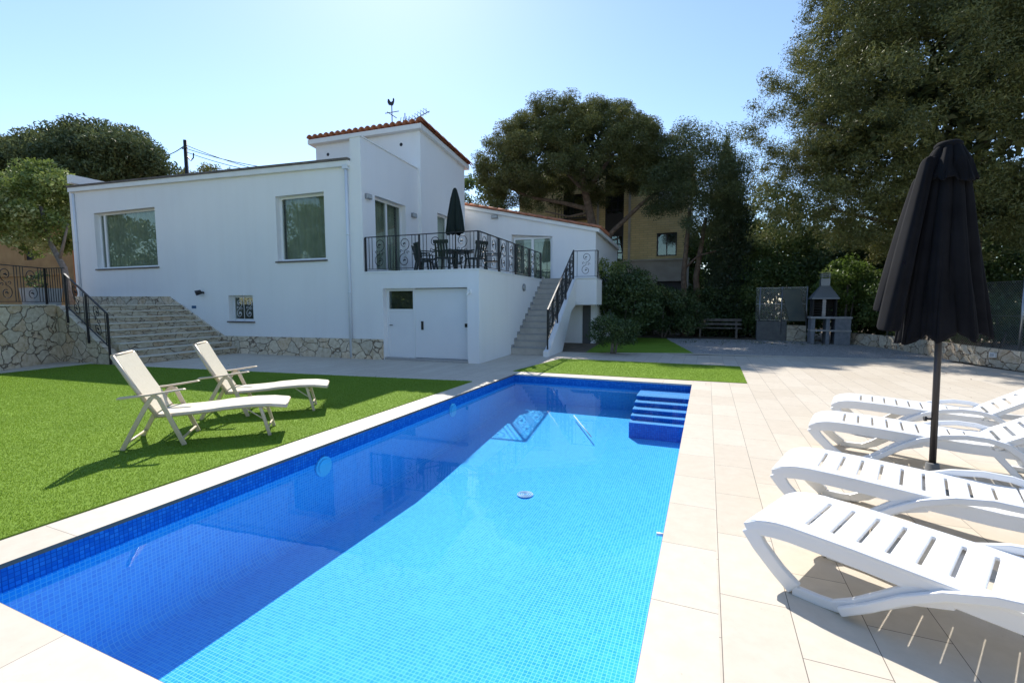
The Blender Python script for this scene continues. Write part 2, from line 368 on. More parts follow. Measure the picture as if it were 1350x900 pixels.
def leaves(name, C, R, per, size, material, parent=None, aspect=2.2, flat=1.0, tintc=None, shell=.5, droop=0.0, squash=None, stuff=False, seed=0):
    """Leaf-sized quads gathered in clumps: C (n,3) clump centres, R (n,) radii, per = leaves per clump of unit area."""
    rng = np.random.default_rng(seed+17)
    C = np.asarray(C, float); R = np.asarray(R, float)
    cnt = np.maximum(4, (per*R**2).astype(int)); idx = np.repeat(np.arange(len(C)), cnt); n = len(idx)
    d = rng.normal(size=(n,3)); d /= np.linalg.norm(d, axis=1)[:,None]
    rr = rng.random(n)**shell
    sq = np.array(squash if squash is not None else (1,1,.75))
    p = C[idx]+d*(rr*R[idx])[:,None]*sq
    p[:,2] -= droop*rng.random(n)*R[idx]
    nrm = d*.6+rng.normal(size=(n,3))*flat; nrm /= np.linalg.norm(nrm, axis=1)[:,None]
    a = np.cross(nrm, rng.normal(size=(n,3))); a /= np.linalg.norm(a, axis=1)[:,None]
    b = np.cross(nrm, a)
    s = size*(.6+.8*rng.random(n))
    a *= (s/2)[:,None]; b *= (s/2/aspect)[:,None]
    V = np.empty((n,4,3)); V[:,0] = p-a; V[:,1] = p+b; V[:,2] = p+a; V[:,3] = p-b
    ct = rng.random(len(C)) if tintc is None else tintc
    t = np.clip(.7*ct[idx]+.3*rng.random(n), 0, 1)
    me = bpy.data.meshes.new(name); me.vertices.add(4*n); me.loops.add(4*n); me.polygons.add(n)
    off = OFFS.get(parent.name, (0,0,0)) if parent is not None else (0,0,0)
    me.vertices.foreach_set('co', (V.reshape(-1,3)-np.array(off)).ravel()); me.loops.foreach_set('vertex_index', np.arange(4*n))
    me.polygons.foreach_set('loop_start', np.arange(n)*4); me.polygons.foreach_set('loop_total', np.full(n, 4)); me.update(calc_edges=True)
    at = me.attributes.new('tint', 'FLOAT', 'POINT'); at.data.foreach_set('value', np.repeat(t, 4))
    me.materials.append(material)
    o = bpy.data.objects.new(name, me); COL.objects.link(o)
    if parent is not None: o.parent = parent
    if stuff: o['kind'] = 'stuff'
    return o
def ball_clumps(n, c, rad, r0, r1, seed=0, inner=.35, zmin=-1.0, bumpy=.0):
    """clump centres spread over/inside an ellipsoid"""
    rng = np.random.default_rng(seed); d = rng.normal(size=(n*3,3)); d /= np.linalg.norm(d, axis=1)[:,None]
    d = d[d[:,2] >= zmin][:n]; n = len(d)
    q = inner+(1-inner)*rng.random(n)**.45
    if bumpy: q *= 1+bumpy*np.sin(d[:,0]*5+seed)*np.cos(d[:,1]*4+d[:,2]*6+seed*2)
    return np.array(c)+d*q[:,None]*np.array(rad), r0+(r1-r0)*rng.random(n)
# ------------------------------------------------------------------ setting
def sheet(name, poly, z, material, label=None):
    b = MB(); b.add([(x, y, z) for x, y in poly], [tuple(range(len(poly)))])
    return b.build(name, material)
# ground: one sheet to the horizon with a hole for the pool
PX0, PX1, PY0, PY1 = XL-.4, XR+.02, YN-.75, YF+.02
b = MB(); R_ = 900
for x0, x1, y0, y1 in ((-R_, XL-.05, -R_, R_), (XR+.05, R_, -R_, R_), (XL-.05, XR+.05, -R_, YN-.05), (XL-.05, XR+.05, YF+.05, R_)):
    b.add([(x0,y0,-.06),(x1,y0,-.06),(x1,y1,-.06),(x0,y1,-.06)], [(0,1,2,3)])
struct(b.build('ground', M['far_ground']))
CW = .336
b = MB()
gx0, gx1, gy0 = -18.0, 6.6, -2.5
def far(x): return 14.9+(x+2.97)*.139          # edge of the paving against the gravel
def quad(x0, x1, y0, y1, z=0.0): b.add([(x0,y0,z),(x1,y0,z),(x1,y1,z),(x0,y1,z)], [(0,1,2,3)])
quad(gx0, XL-.40, gy0, 8.45); quad(XL-.40, XR+CW, gy0, YN-.75)
b.add([(XR+CW,gy0,0),(9.5,gy0,0),(9.5,8,0),(6.9,13.4,0),(6.0,far(6.0),0),(XR+CW,far(XR+CW),0)], [(0,1,2,3,4,5)])
b.add([(XL-.40,YF+.34,0),(XR+CW,YF+.34,0),(XR+CW,far(XR+CW),0),(XL-.40,far(XL-.4),0)], [(0,1,2,3)])
b.add([(gx0,8.45,0),(XL-.40,8.45,0),(XL-.40,far(XL-.4),0),(gx0,far(-3.5),0)], [(0,1,2,3)])
struct(b.build('paving', M['paving']))
# coping: slabs 3 cm thick that overhang the mosaic by 2 cm
def coping(name, x0, x1, y0, y1, m):
    q = MB(); q.box(x0, x1, y0, y1, -.03, .0005); return struct(q.build(name, m))
coping('pool_coping', XR, XR+CW, YN, YF, M['coping_side'])
coping('pool_coping', XL-.40, XL, YN, YF, M['coping_left'])
coping('pool_coping', XL-.40, XR+CW, YN-.75, YN, M['coping_near'])
coping('pool_coping', XL-.40, XR+CW, YF, YF+.34, M['coping_left'])
# pool basin
def floor_z(y): return -.95 if y < 5 else -.95+(y-5)/(YF-5)*.33
e = .02; x0, x1, y0, y1 = XL-e, XR+e, YN-e, YF+e
b = MB()
ys = [y0+(y1-y0)*i/16 for i in range(17)]; rc = .12
def prof(y):                                     # section across the pool, coved at the foot of each wall
    z = floor_z(y); pts = [(x0, -.03), (x0, -.25)]
    pts += [(x0+rc-rc*math.cos(t), z+rc-rc*math.sin(t)) for t in [i*math.pi/10 for i in range(6)]]
    pts += [(x1-rc+rc*math.sin(t), z+rc-rc*math.cos(t)) for t in [i*math.pi/10 for i in range(6)]]
    return pts+[(x1, -.25), (x1, -.03)]
rows = [[(p[0], y, p[1]) for p in prof(y)] for y in ys]; n = len(rows[0])
b.add([p for r in rows for p in r], [(i*n+j, i*n+j+1, (i+1)*n+j+1, (i+1)*n+j) for i in range(len(rows)-1) for j in range(n-1)], True)
b.add(rows[0], [tuple(range(n))]); b.add(rows[-1], [tuple(range(n))])
basin = struct(b.build('pool_basin', M['mosaic']))
b = MB(); b.box(x0+.001, x0+.006, y0, y1, -.19, -.03); b.box(x1-.006, x1-.001, y0, y1, -.19, -.03); b.box(x0, x1, y1-.006, y1-.001, -.19, -.03); b.box(x0, x1, y0+.001, y0+.006, -.19, -.03)
struct(b.build('pool_waterline_band', M['mosaic_edge']))
# steps in the far right corner
b = MB()
lv = [(-.17, 9.0), (-.245, 8.75), (-.32, 8.5), (-.395, 8.3), (-.47, 8.1)]
for i, (z, yf) in enumerate(lv): b.box(XR-.96, x1-.002, yf, y1-.008, -.9, z)
steps = struct(b.build('pool_steps', M['mosaic_edge'])); 
b = MB()
for i, (z, yf) in enumerate(lv):
    yb = y1-.010 if i == 0 else lv[i-1][1]-.002
    b.box(XR-.96, x1-.004, yf-.01, yb, z+.001, z+.012)
M['tread'] = mosaic('pale_blue_mosaic', [(.16,.42,.78),(.2,.48,.84),(.24,.52,.86),(.18,.44,.8)], (.12,.3,.6))
struct(b.build('pool_step_treads', M['tread']))
b = MB(); b.add([(x0,y0,WZ),(x1,y0,WZ),(x1,y1,WZ),(x0,y1,WZ)], [(0,1,2,3)])
struct(b.build('pool_water', M['water']))
# pool fittings
for i, (y, z, lb) in enumerate(((3.95, -.25, 'round pale blue underwater lamp on the left pool wall, beside the nearer sunbed'), (6.88, -.23, 'round underwater lamp on the left pool wall, the farther one'))):
    t = thing('pool_lamp', lb, 'pool light', (x0+.006, y, z), group='underwater lamps on the pool wall')
    q = MB(); q.disc((0,0,0), .115, 'x', .02, 28); q.build('lamp_rim', M['light_disc'], t)
    q = MB(); q.disc((.0205,0,0), .085, 'x', .012, 28); q.build('lens', M['light_disc'], t)
t = thing('floor_drain', 'round white drain grille on the pool floor in the middle of the pool', 'drain', (-2.14, 5.55, floor_z(5.55)+.002))
q = MB()
for r in (.03,.055,.08,.100):
    q.tube([(r*math.cos(a), r*math.sin(a), .005) for a in [i*math.pi/14 for i in range(28)]], .004, 6, closed=True)
q.build('grille', M['white_plastic'], t)
q = MB(); q.disc((0,0,-.001), .11, 'z', .004, 28); q.build('drain_base', M['tread'], t)
q = MB(); q.tube([(-2.35, 8.75, -.60), (-1.75, 7.65, -.66)], .011, 8)
tag(q.build('cleaning_pole', M['white_plastic']), 'thin white pole lying under water at the far end of the pool', 'pole')
q = MB(); q.tube([(XR+.015, 3.47, -.10), (XR-.06, 3.47, -.10)], .014, 10)
tag(q.build('inlet_pipe', M['white_plastic']), 'short white pipe end sticking out of the right pool wall', 'pipe')

# turf
def lawn(name, poly, z=.012, th=.03):
    q = MB(); q.prism(poly, 'z', z-th, z); return struct(q.build(name, M['turf']))
L1P = [(-4.40,8.39),(-6.86,8.04),(-10.54,7.58),(-13.0,7.27),(-14.4,7.14),(-15.14,7.05),(-15.0,5.26),(-14.4,3.6),(-13.5,1.2),(-12,-2.4),(-4.40,-2.4)]
L2P = [(-4.18,10.06),(.77,10.23),(.79,12.82),(-3.83,12.82)]
L3P = [(-3.6,14.86),(-.35,15.66),(-1.68,21.94),(-4.15,21.6)]
lawn('lawn', L1P); lawn('lawn_strip', L2P); lawn('back_lawn', L3P)
def inpoly(P, x, y):
    c = np.zeros(len(x), bool); n = len(P)
    for i in range(n):
        (xa, ya), (xb, yb) = P[i], P[(i+1)%n]
        if ya == yb: continue
        c ^= ((ya > y) != (yb > y)) & (x < (xb-xa)*(y-ya)/(yb-ya)+xa)
    return c
def blades(name, P, n, h, z=.012):
    rng = np.random.default_rng(5); xs = [p[0] for p in P]; ysv = [p[1] for p in P]
    x = rng.uniform(min(xs), max(xs), n); y = rng.uniform(max(min(ysv),-.5), max(ysv), n)
    k = inpoly(P, x, y)&(x < -.9*y+99); x, y = x[k], y[k]; n = len(x)
    # keep what the camera side can see
    a = rng.uniform(0, 2*np.pi, n); w = .0032; hh = h*(.7+.4*rng.random(n)); lx = rng.normal(0, .005, n)+.001; ly = rng.normal(0, .005, n)
    V = np.empty((n,3,3)); ca, sa = np.cos(a)*w, np.sin(a)*w
    V[:,0] = np.stack([x-ca, y-sa, np.full(n, z-.002)], 1); V[:,1] = np.stack([x+ca, y+sa, np.full(n, z-.002)], 1); V[:,2] = np.stack([x+lx, y+ly, z+hh], 1)
    me = bpy.data.meshes.new(name); me.vertices.add(3*n); me.loops.add(3*n); me.polygons.add(n)
    me.vertices.foreach_set('co', V.ravel()); me.loops.foreach_set('vertex_index', np.arange(3*n)); me.polygons.foreach_set('loop_start', np.arange(n)*3); me.polygons.foreach_set('loop_total', np.full(n, 3)); me.update(calc_edges=True)
    at = me.attributes.new('tint', 'FLOAT', 'POINT'); at.data.foreach_set('value', np.repeat(rng.random(n), 3)); me.materials.append(M['blade'])
    o = bpy.data.objects.new(name, me); COL.objects.link(o); o['kind'] = 'stuff'; return o
blades('turf_grass', L1P, 620000, .014)
blades('turf_grass', L2P, 70000, .014)
# gravel court and soil behind
o = sheet('gravel', [(-.35,15.66),(6.35,far(6.3)+.05),(6.2,18.5),(5.6,21.5),(3.6,22.4),(-1.72,21.9)], -.004, M['gravel']); struct(o)
rng = np.random.default_rng(3)
def pebbles(n):
    x = rng.uniform(-1.6, 6.2, n); y = rng.uniform(15.6, 22, n); k = inpoly([(-.35,15.66),(6.2,16.2),(6.2,18.5),(5.6,21.5),(3.6,22.4),(-1.72,21.9)], x, y); x, y = x[k], y[k]; n = len(x)
    T = np.array([(1,0,-.2),(-.5,.87,-.2),(-.5,-.87,-.2),(0,0,.8)]); s = rng.uniform(.018,.045,n); a = rng.uniform(0,6.28,n)
    V = np.empty((n,4,3)); c, s_ = np.cos(a), np.sin(a)
    V[:,:,0] = x[:,None]+s[:,None]*(c[:,None]*T[:,0]-s_[:,None]*T[:,1]); V[:,:,1] = y[:,None]+s[:,None]*(s_[:,None]*T[:,0]+c[:,None]*T[:,1]); V[:,:,2] = s[:,None]*T[:,2]
    F = np.array([(0,1,3),(1,2,3),(2,0,3)]); me = bpy.data.meshes.new('gravel_stones'); me.vertices.add(4*n); me.loops.add(9*n); me.polygons.add(3*n)
    me.vertices.foreach_set('co', V.ravel()); me.loops.foreach_set('vertex_index', (F[None]+4*np.arange(n)[:,None,None]).ravel()); me.polygons.foreach_set('loop_start', np.arange(3*n)*3); me.polygons.foreach_set('loop_total', np.full(3*n,3)); me.update(calc_edges=True)
    me.materials.append(M['gravel']); o = bpy.data.objects.new('gravel_stones', me); COL.objects.link(o); o['kind'] = 'stuff'
pebbles(30000)
struct(sheet('soil', [(-5.5,14.6),(-3.6,14.88),(-4.16,21.6),(-1.72,21.95),(3.6,22.45),(5.65,21.55),(6.3,18.4),(6.9,13.6),(9,8.6),(30,8),(30,45),(-25,45),(-25,24)], -.012, M['soil']))
b = MB(); P_ = [(-2.95,14.83),(-.35,15.60),(6.0,far(6.0)-.02)]
for p, q in zip(P_, P_[1:]): b.bar((p[0],p[1],.0), (q[0],q[1],.0), .07, .035)
struct(b.build('kerb', M['step']))
b = MB(); P_ = [(-15.14,7.09),(-15.03,5.26),(-14.45,3.6),(-13.5,1.2)]
for p, q in zip(P_, P_[1:]): b.bar((p[0]-.04,p[1],.02), (q[0]-.04,q[1],.02), .07, .06)
struct(b.build('kerb', M['step']))

# ------------------------------------------------------------------ house (all in the house frame)
house = thing('white_house', 'white rendered single storey villa over a garage, with a tiled tower and stone plinth', 'house', (-12, FY, 0), frame='H')
def shear(x, y, z):                              # the facade top climbs slightly to the left
    return (x, y, z+(-9.0-x)*.023) if z > 5.3 and y < 13.9 else (x, y, z)
xL = -21.75
W1 = (-20.40, -17.12, 2.90, 4.93); W2 = (-11.72, -9.88, 2.90, 4.86); W3 = (-13.88, -12.83, 1.04, 1.87); GD = (-7.93, -5.30, 0.0, 2.02)
DB = (11.86, 13.5, 2.5, 4.78); DT = (15.42, 16.35, 2.5, 4.9)
xB = -8.55; zf = 5.52; zt = 2.46
# facade wall
b = MB()
def solidf(x, y, z):
    if x > xB and z > zt: return False
    for w in (W1, W2, W3, GD):
        if w[0] < x < w[1] and w[2] < z < w[3]: return False
    return True
b.cells([xL, W1[0], W1[1], W3[0], W3[1], W2[0], W2[1], xB, GD[0], GD[1], SX], [FY, FY+.30], [0, W3[2], W3[3], GD[3], zt, W1[2], W2[3], W1[3], zf], solidf)
b.move(shear); b.build('facade_wall', M['wall'], house)
# end wall left, back, roof deck of the living wing
b = MB(); b.box(xL, xL+.25, FY+.30, 24, 0, 6.12); b.box(xL-.02, xL+.23, FY-.02, FY+2.6, 6.12, 6.42); b.build('end_wall', M['wall'], house)
b = MB(); b.add([(xL+.1,FY-.10,5.78),(xB-.36,FY-.10,5.48),(xB-.36,24,5.2),(xL+.1,24,5.5),(xL+.1,FY-.10,5.93),(xB-.36,FY-.10,5.63),(xB-.36,24,5.35),(xL+.1,24,5.65)],
                 [(0,3,2,1),(4,5,6,7),(0,1,5,4),(1,2,6,5),(2,3,7,6),(3,0,4,7)]); b.build('roof_slab', M['white_trim'], house)
b = MB(); b.add([(xL+.1,FY-.13,5.932),(xB-.36,FY-.13,5.632),(xB-.36,23.9,5.36),(xL+.1,23.9,5.66),(xL+.1,FY-.13,6.0),(xB-.36,FY-.13,5.70),(xB-.36,23.9,5.42),(xL+.1,23.9,5.72)],
                 [(0,3,2,1),(4,5,6,7),(0,1,5,4),(1,2,6,5),(2,3,7,6),(3,0,4,7)])
M['roofedge'] = mottled('dark_roof_edge', (.10,.09,.085), (.18,.15,.13), 4, .9, .2); b.build('roof_edge_tiles', M['roofedge'], house)
# wall beside the terrace, with the terrace door; runs into the tower
b = MB()
def solidb(x, y, z): return not (DB[0] < y < DB[1] and z < DB[3])
b.cells([xB-.36, xB-.002], [FY-.004, DB[0], DB[1], 14.30], [zt, DB[3], 6.26], lambda x,y,z: solidb(x,y,z))
b.move(lambda x,y,z: (x, y, z-(y-FY)*.033) if z > 6 else (x,y,z)); b.build('terrace_wall', M['wall'], house)
b = MB(); b.bar((xB-.18, FY-.03, 6.275), (xB-.18, 14.28, 6.175), .42, .035); b.build('parapet_capping', M['white_trim'], house)
# tower
tx0, tx1, ty0, ty1 = -12.85, -8.43, 14.30, 17.75
b = MB()
def solidt(x, y, z):
    if DT[0] < y < DT[1] and x > tx1-.3 and DT[2] < z < DT[3]: return False
    return True
b.cells([tx0, tx1-.25, tx1], [ty0, DT[0], DT[1], ty1], [2.3, DT[2], DT[3], 7.50], solidt)
b.move(lambda x,y,z: (x, y, z-(y-ty0)*.10) if z > 7 else (x,y,z)); tw = b.build('tower_wall', M['wall'], house)
b = MB()
b.add([(tx0-.2,ty0-.18,7.44),(tx1+.14,ty0-.18,7.44),(tx1+.14,ty1+.2,7.06),(tx0-.2,ty1+.2,7.06),(tx0-.2,ty0-.18,7.60),(tx1+.14,ty0-.18,7.60),(tx1+.14,ty1+.2,7.22),(tx0-.2,ty1+.2,7.22)],
      [(0,3,2,1),(4,5,6,7),(0,1,5,4),(1,2,6,5),(2,3,7,6),(3,0,4,7)]); b.build('tower_cornice', M['white_trim'], house)
b = MB(); sl = .10; nt_ = 19; wx = (tx1-tx0+.42)/nt_
def half(b, a, c, r, lift=0.0, n=8):             # half-round barrel tile run from a to c
    a = Vector(a); c = Vector(c); d = (c-a).normalized(); side = d.cross(Vector((0,0,1))).normalized(); up = side.cross(d)
    k = len(b.v)
    for p in (a, c):
        for j in range(n+1):
            t = math.pi*j/n; b.v.append(tuple(p+side*(r*math.cos(t))+up*(r*math.sin(t)+lift)))
        for j in range(n+1):
            t = math.pi*j/n; b.v.append(tuple(p+side*((r-.018)*math.cos(t))+up*((r-.018)*math.sin(t)+lift)))
    m_ = n+1
    for j in range(n):
        b.f.append((k+j, k+j+1, k+2*m_+j+1, k+2*m_+j)); b.sm.append(True)
        b.f.append((k+m_+j+1, k+m_+j, k+3*m_+j, k+3*m_+j+1)); b.sm.append(True)
        b.f.append((k+j, k+m_+j, k+m_+j+1, k+j+1)); b.sm.append(False)
        b.f.append((k+2*m_+j, k+2*m_+j+1, k+3*m_+j+1, k+3*m_+j)); b.sm.append(False)
for i in range(nt_):
    x = tx0-.21+wx*(i+.5)
    for j in range(8):
        y0_, y1_ = ty0-.24+j*.49, ty0-.24+(j+1)*.49+.03; zz = lambda y: 7.60-(y-ty0+.18)*sl+.02
        half(b, (x, y0_, zz(y0_)+.015), (x, y1_, zz(y1_)), wx*.46)
for j in range(8):                               # verge tiles along the right edge
    y0_, y1_ = ty0-.26+j*.49, ty0-.26+(j+1)*.49+.03
    half(b, (tx1+.17, y0_, zz(y0_)+.05), (tx1+.17, y1_, zz(y1_)+.03), .10)
b.build('tower_roof_tiles', M['terracotta'], house)
for x in (tx0+.55, tx1-.75):
    q = MB(); q.tube([(x, ty0-.006, 7.05), (x, ty0+.01, 7.05)], .06, 14); q.build('vent_hole', M['darkmetal'], house)
q = MB(); q.lathe([(.0,.30),(.10,.28),(.11,.20),(.11,0),(0,0)], 16, (tx1-.15, ty0+.35, 7.66)); q.build('chimney_cap', M['white_trim'], house)
# terrace block: side wall, slab, floor
b = MB(); b.box(SX-.30, SX, FY+.30, 19.5, 0, zt); b.build('terrace_side_wall', M['wall'], house)
b = MB(); b.box(xB, SX-.03, FY+.03, 18.4, zt+.002, zt+.035); b.build('terrace_floor', M['step'], house)
b = MB(); b.box(xB, SX+.02, FY-.02, FY+.12, zt+.002, zt+.045); b.box(SX-.12, SX+.02, FY+.12, 17.3, zt+.002, zt+.045); b.build('terrace_edge', M['white_trim'], house)
# wing behind the terrace: gable wall with a roof falling to the right
wy = 18.40; wl, wr = -9.3, -3.14
def roofz(x): return 5.66+(x+8.98)*(-.2235)
b = MB(); dw = (-6.62, -4.88, 2.5, 4.42)
b.cells([wl, dw[0], dw[1], wr], [wy, wy+.25], [0, dw[2], dw[3], 5.0], lambda x,y,z: not (dw[0] < x < dw[1] and dw[2] < z < dw[3]))
b.move(lambda x,y,z: (x, y, roofz(x) if z > 4.9 else (z+(x-dw[0])*-.09 if abs(z-dw[3]) < .01 else z))); b.build('wing_wall', M['wall'], house)
b = MB(); b.box(wr-.25, wr, wy+.25, 25, 0, roofz(wr)-.01); b.build('wing_end_wall', M['wall'], house)
b = MB(); za, zb = roofz(wl), roofz(wr+.15)
b.add([(wl,wy-.10,za),(wr+.15,wy-.10,zb),(wr+.15,25,zb),(wl,25,za),(wl,wy-.10,za+.14),(wr+.15,wy-.10,zb+.14),(wr+.15,25,zb+.14),(wl,25,za+.14)],
      [(0,3,2,1),(4,5,6,7),(0,1,5,4),(1,2,6,5),(2,3,7,6),(3,0,4,7)]); b.build('wing_roof_slab', M['white_trim'], house)
b = MB(); nn = 15
for i in range(nn):
    xa = wl+(wr+.2-wl)*i/nn; xb_ = wl+(wr+.2-wl)*(i+1)/nn+.03
    for j in range(10): half(b, (xb_, wy-.08+j*.22, roofz(xb_)+.15), (xa, wy-.08+j*.22, roofz(xa)+.17), .095, n=6)
b.build('wing_roof_tiles', M['terracotta'], house)
# windows and doors
def window(w, y, name='window', mull=(), fr=.07, curtain=True, depth=.16, sill=True, hbar=(), slope=0.0):
    x0, x1, z0, z1 = w; f = MB()
    f.box(x0, x0+fr, y, y+.07, z0, z1); f.box(x1-fr, x1, y, y+.07, z0, z1); f.box(x0+fr, x1-fr, y, y+.07, z0, z0+fr); f.box(x0+fr, x1-fr, y, y+.07, z1-fr, z1)
    for m_ in mull: f.box(m_-.05, m_+.05, y-.004, y+.066, z0+fr, z1-fr)
    for h_ in hbar: f.box(x0+fr, x1-fr, y+.003, y+.063, h_-.03, h_+.03)
    F = f.build(name, M['pvc'], house)
    g = MB(); g.box(x0+fr-.01, x1-fr+.01, y+.03, y+.036, z0+fr-.01, z1-fr+.01); g.build('pane', M['glass'], F)
    if curtain:
        c = MB(); n = int((x1-x0)/.028); vs = []
        for i in range(n+1):
            x = x0+.04+(x1-x0-.08)*i/n; yy = y+.16+.05*math.sin(i*.8+math.sin(i*.13)*2)+.02*math.sin(i*.31+1); vs += [(x, yy, z0+.04), (x, yy, z1-.02)]
        c.add(vs, [(2*i, 2*i+2, 2*i+3, 2*i+1) for i in range(n)], True); c.build('curtain', M['curtain'], F)
    if sill:
        s = MB(); s.box(x0-.06, x1+.06, FY-.05, y+.02, z0-.045, z0-.003); s.build('sill', M['roofedge'], F)
    return F
window((W1[0]+.0, W1[1], W1[2], W1[3]), FY+.17, mull=(W1[0]+.30,))
window(W2, FY+.17)
F = window(W3, FY+.17, curtain=False)
q = MB()                                         # wrought grille of the small window
def scurve(x, z, h, w, flip=1, n=26):
    """S of two spirals in a plane: list of 2D points"""
    P = []; r = w/2
    for i in range(n):
        t = i/(n-1); a = -math.pi*.5+t*math.pi*2.1; rr = r*(1-.62*t); P.append((x+flip*rr*math.cos(a), z+h*.27+rr*math.sin(a)*1.05))
    up = P[::-1]
    dn = [(2*x-p[0], 2*z-p[1]) for p in P]
    return up+dn
def scroll_panel(q, P3, h, w, r=.007):
    """P3(u,v) -> 3D; an S scroll of total height h, width w centred at 0,0, with small leaves"""
    for s in (1,):
        pts = scurve(0, 0, h, w, 1); q.tube([P3(*p) for p in pts], r, 5)
    for (u, v) in ((.0, h*.27), (0, -h*.27)):
        q.tube([P3(u-.035, v-.02), P3(u, v+.02), P3(u+.035, v+.0)], r*1.9, 5)
    for sg in (1, -1):
        P = [(sg*(w*.30)+.045*math.cos(a)*(1-a/9), sg*-.02+.045*math.sin(a)*(1-a/9)) for a in [i*.5 for i in range(11)]]
        q.tube([P3(*p) for p in P], r*.9, 5)
cx = (W3[0]+W3[1])/2
for c_ in (cx-.20, cx+.22): scroll_panel(q, lambda u, v, c_=c_: (c_+u, FY+.12, (W3[2]+W3[3])/2+v), .62, .26, .009)
for x_ in (cx-.40, cx, cx+.42): q.tube([(x_, FY+.12, W3[2]), (x_, FY+.12, W3[3])], .010, 6)
M['grille'] = mat('white_iron_grille', (.75,.75,.75), .4); q.build('grille', M['grille'], F)
q = MB(); q.box(W3[0], W3[1], FY+.255, FY+.26, W3[2], W3[3]); q.build('dark_backing', M['interior'], F)
# garage: side door with window, sliding door
sx = -7.02; y_ = FY+.22
f = MB(); f.box(GD[0], GD[0]+.07, y_-.03, y_+.05, .06, GD[3]); f.box(sx-.05, sx, y_-.03, y_+.05, .06, GD[3]); f.box(GD[0]+.07, sx-.05, y_-.03, y_+.05, GD[3]-.07, GD[3]); f.box(GD[0]+.07, sx-.05, y_-.03, y_+.05, 1.38, 1.44); f.box(GD[0]+.07, sx-.05, y_-.03, y_+.05, .06, .12)
D = f.build('side_door', M['pvc'], house)
f = MB(); f.box(GD[0]+.07, sx-.05, y_-.012, y_+.03, .12, 1.38); f.build('door_panel', M['door'], D)
f = MB(); f.box(GD[0]+.07, sx-.05, y_, y_+.008, 1.44, GD[3]-.07); f.build('pane', M['glass'], D)
f = MB(); f.box(GD[0]+.07, sx-.05, y_+.12, y_+.13, 1.40, GD[3]-.02); f.build('dark_backing', M['interior'], D)
f = MB(); f.tube([(GD[0]+.11, y_-.03, .98), (GD[0]+.11, y_-.075, .98), (GD[0]+.20, y_-.075, .98)], .012, 8); f.build('handle', M['black'], D)
f = MB(); f.box(sx, GD[1], y_-.015, y_+.04, .07, GD[3]-.015); G_ = f.build('garage_door', M['door'], house, bevel=.006)
f = MB(); f.box(sx+.20, sx+.27, y_-.035, y_-.014, .86, 1.10); f.build('handle', M['black'], G_, bevel=.004)
f = MB(); f.box(GD[1]-.17, GD[1]-.06, y_-.035, y_-.014, .95, 1.05); f.build('lock', M['black'], G_, bevel=.004)
f = MB(); f.box(GD[0]-.02, GD[1]+.01, FY+.02, FY+.60, .0, .06); f.box(sx, GD[1]+.01, FY-.03, FY+.02, 0, .055); f.build('threshold', M['threshold'], house)
# terrace doors
def side_door(d, x, nleaf, name='terrace_door'):
    y0_, y1_, z0, z1 = d; f = MB(); fr = .07; zi = z0+.05
    for yy in [y0_+(y1_-y0_-fr)*i/nleaf for i in range(nleaf+1)]: f.box(x-.07, x, yy, yy+fr, zi, z1)
    f.box(x-.069, x-.001, y0_, y1_, z1-fr, z1+.002); f.box(x-.069, x-.001, y0_, y1_, zi, zi+.10)
    F = f.build(name, M['pvc'], house)
    g = MB(); g.box(x-.04, x-.034, y0_+fr, y1_-fr, zi+.1, z1-fr); g.build('pane', M['glass'], F)
    c = MB(); n = 50; vs = []
    for i in range(n+1):
        yy = y0_+.04+(y1_-y0_-.08)*i/n; xx = x-.22+.03*math.sin(i*1.1); vs += [(xx, yy, zi), (xx, yy, z1)]
    c.add(vs, [(2*i, 2*i+2, 2*i+3, 2*i+1) for i in range(n)], True); c.build('curtain', M['curtain'], F)
side_door(DB, xB-.18, 2); side_door(DT, tx1-.14, 1, 'tower_door')
q = MB(); q.box(dw[0]-.02, dw[1]+.02, wy+.235, wy+.245, 4.1, 4.6); q.build('door_recess_back', M['wall'], house)
F = window((dw[0]+.04, dw[1]-.04, dw[2]+.03, dw[3]-.14), wy+.14, 'wing_door', mull=((dw[0]+dw[1])/2,), sill=False)
# downpipes and cables, lamps, small fittings
b = MB(); b.tube([(-9.03, FY-.05, 5.45), (-9.03, FY-.05, .02)], .045, 12); b.box(-9.11, -8.95, FY-.12, FY-.0, 5.40, 5.52)
for z in (1.9, 3.55): b.tube([(-9.03, FY-.05, z), (-9.03, FY-.05, z+.05)], .052, 12)
b.build('downpipe', M['drainpipe'], house)
b = MB(); b.tube([(-21.45, FY-.04, 5.72), (-21.45, FY-.04, 1.86)], .04, 12); b.tube([(-21.45, FY-.04, 3.9), (-21.45, FY-.04, 3.95)], .047, 12); b.build('downpipe', M['drainpipe'], house)
def sconce(c, ax):
    f = MB(); x, y, z = c
    if ax == 'x': f.box(x, x+.09, y-.12, y+.12, z-.07, z+.07)
    else: f.box(x-.14, x+.14, y-.09, y, z-.07, z+.07)
    L = f.build('wall_lamp', M['greymetal'], house, bevel=.01); f = MB()
    if ax == 'x': f.box(x+.088, x+.097, y-.11, y+.11, z-.05, z+.05)
    else: f.box(x-.11, x+.11, y-.097, y-.088, z-.05, z+.05)
    f.build('lamp_glass', M['lampglass'], L)
sconce((xB, 11.50, 4.66), 'x'); sconce((xB, 13.95, 4.55), 'x'); sconce((-7.35, wy, 5.18), 'y')
q = MB(); q.tube([(SX+.0, 14.95, 2.12), (SX+.05, 14.95, 2.12)], .12, 20); L = q.build('round_wall_lamp', M['greymetal'], house)
q = MB(); q.tube([(SX+.045, 14.95, 2.12), (SX+.06, 14.95, 2.12)], .085, 20); q.build('lamp_glass', M['lampglass'], L)
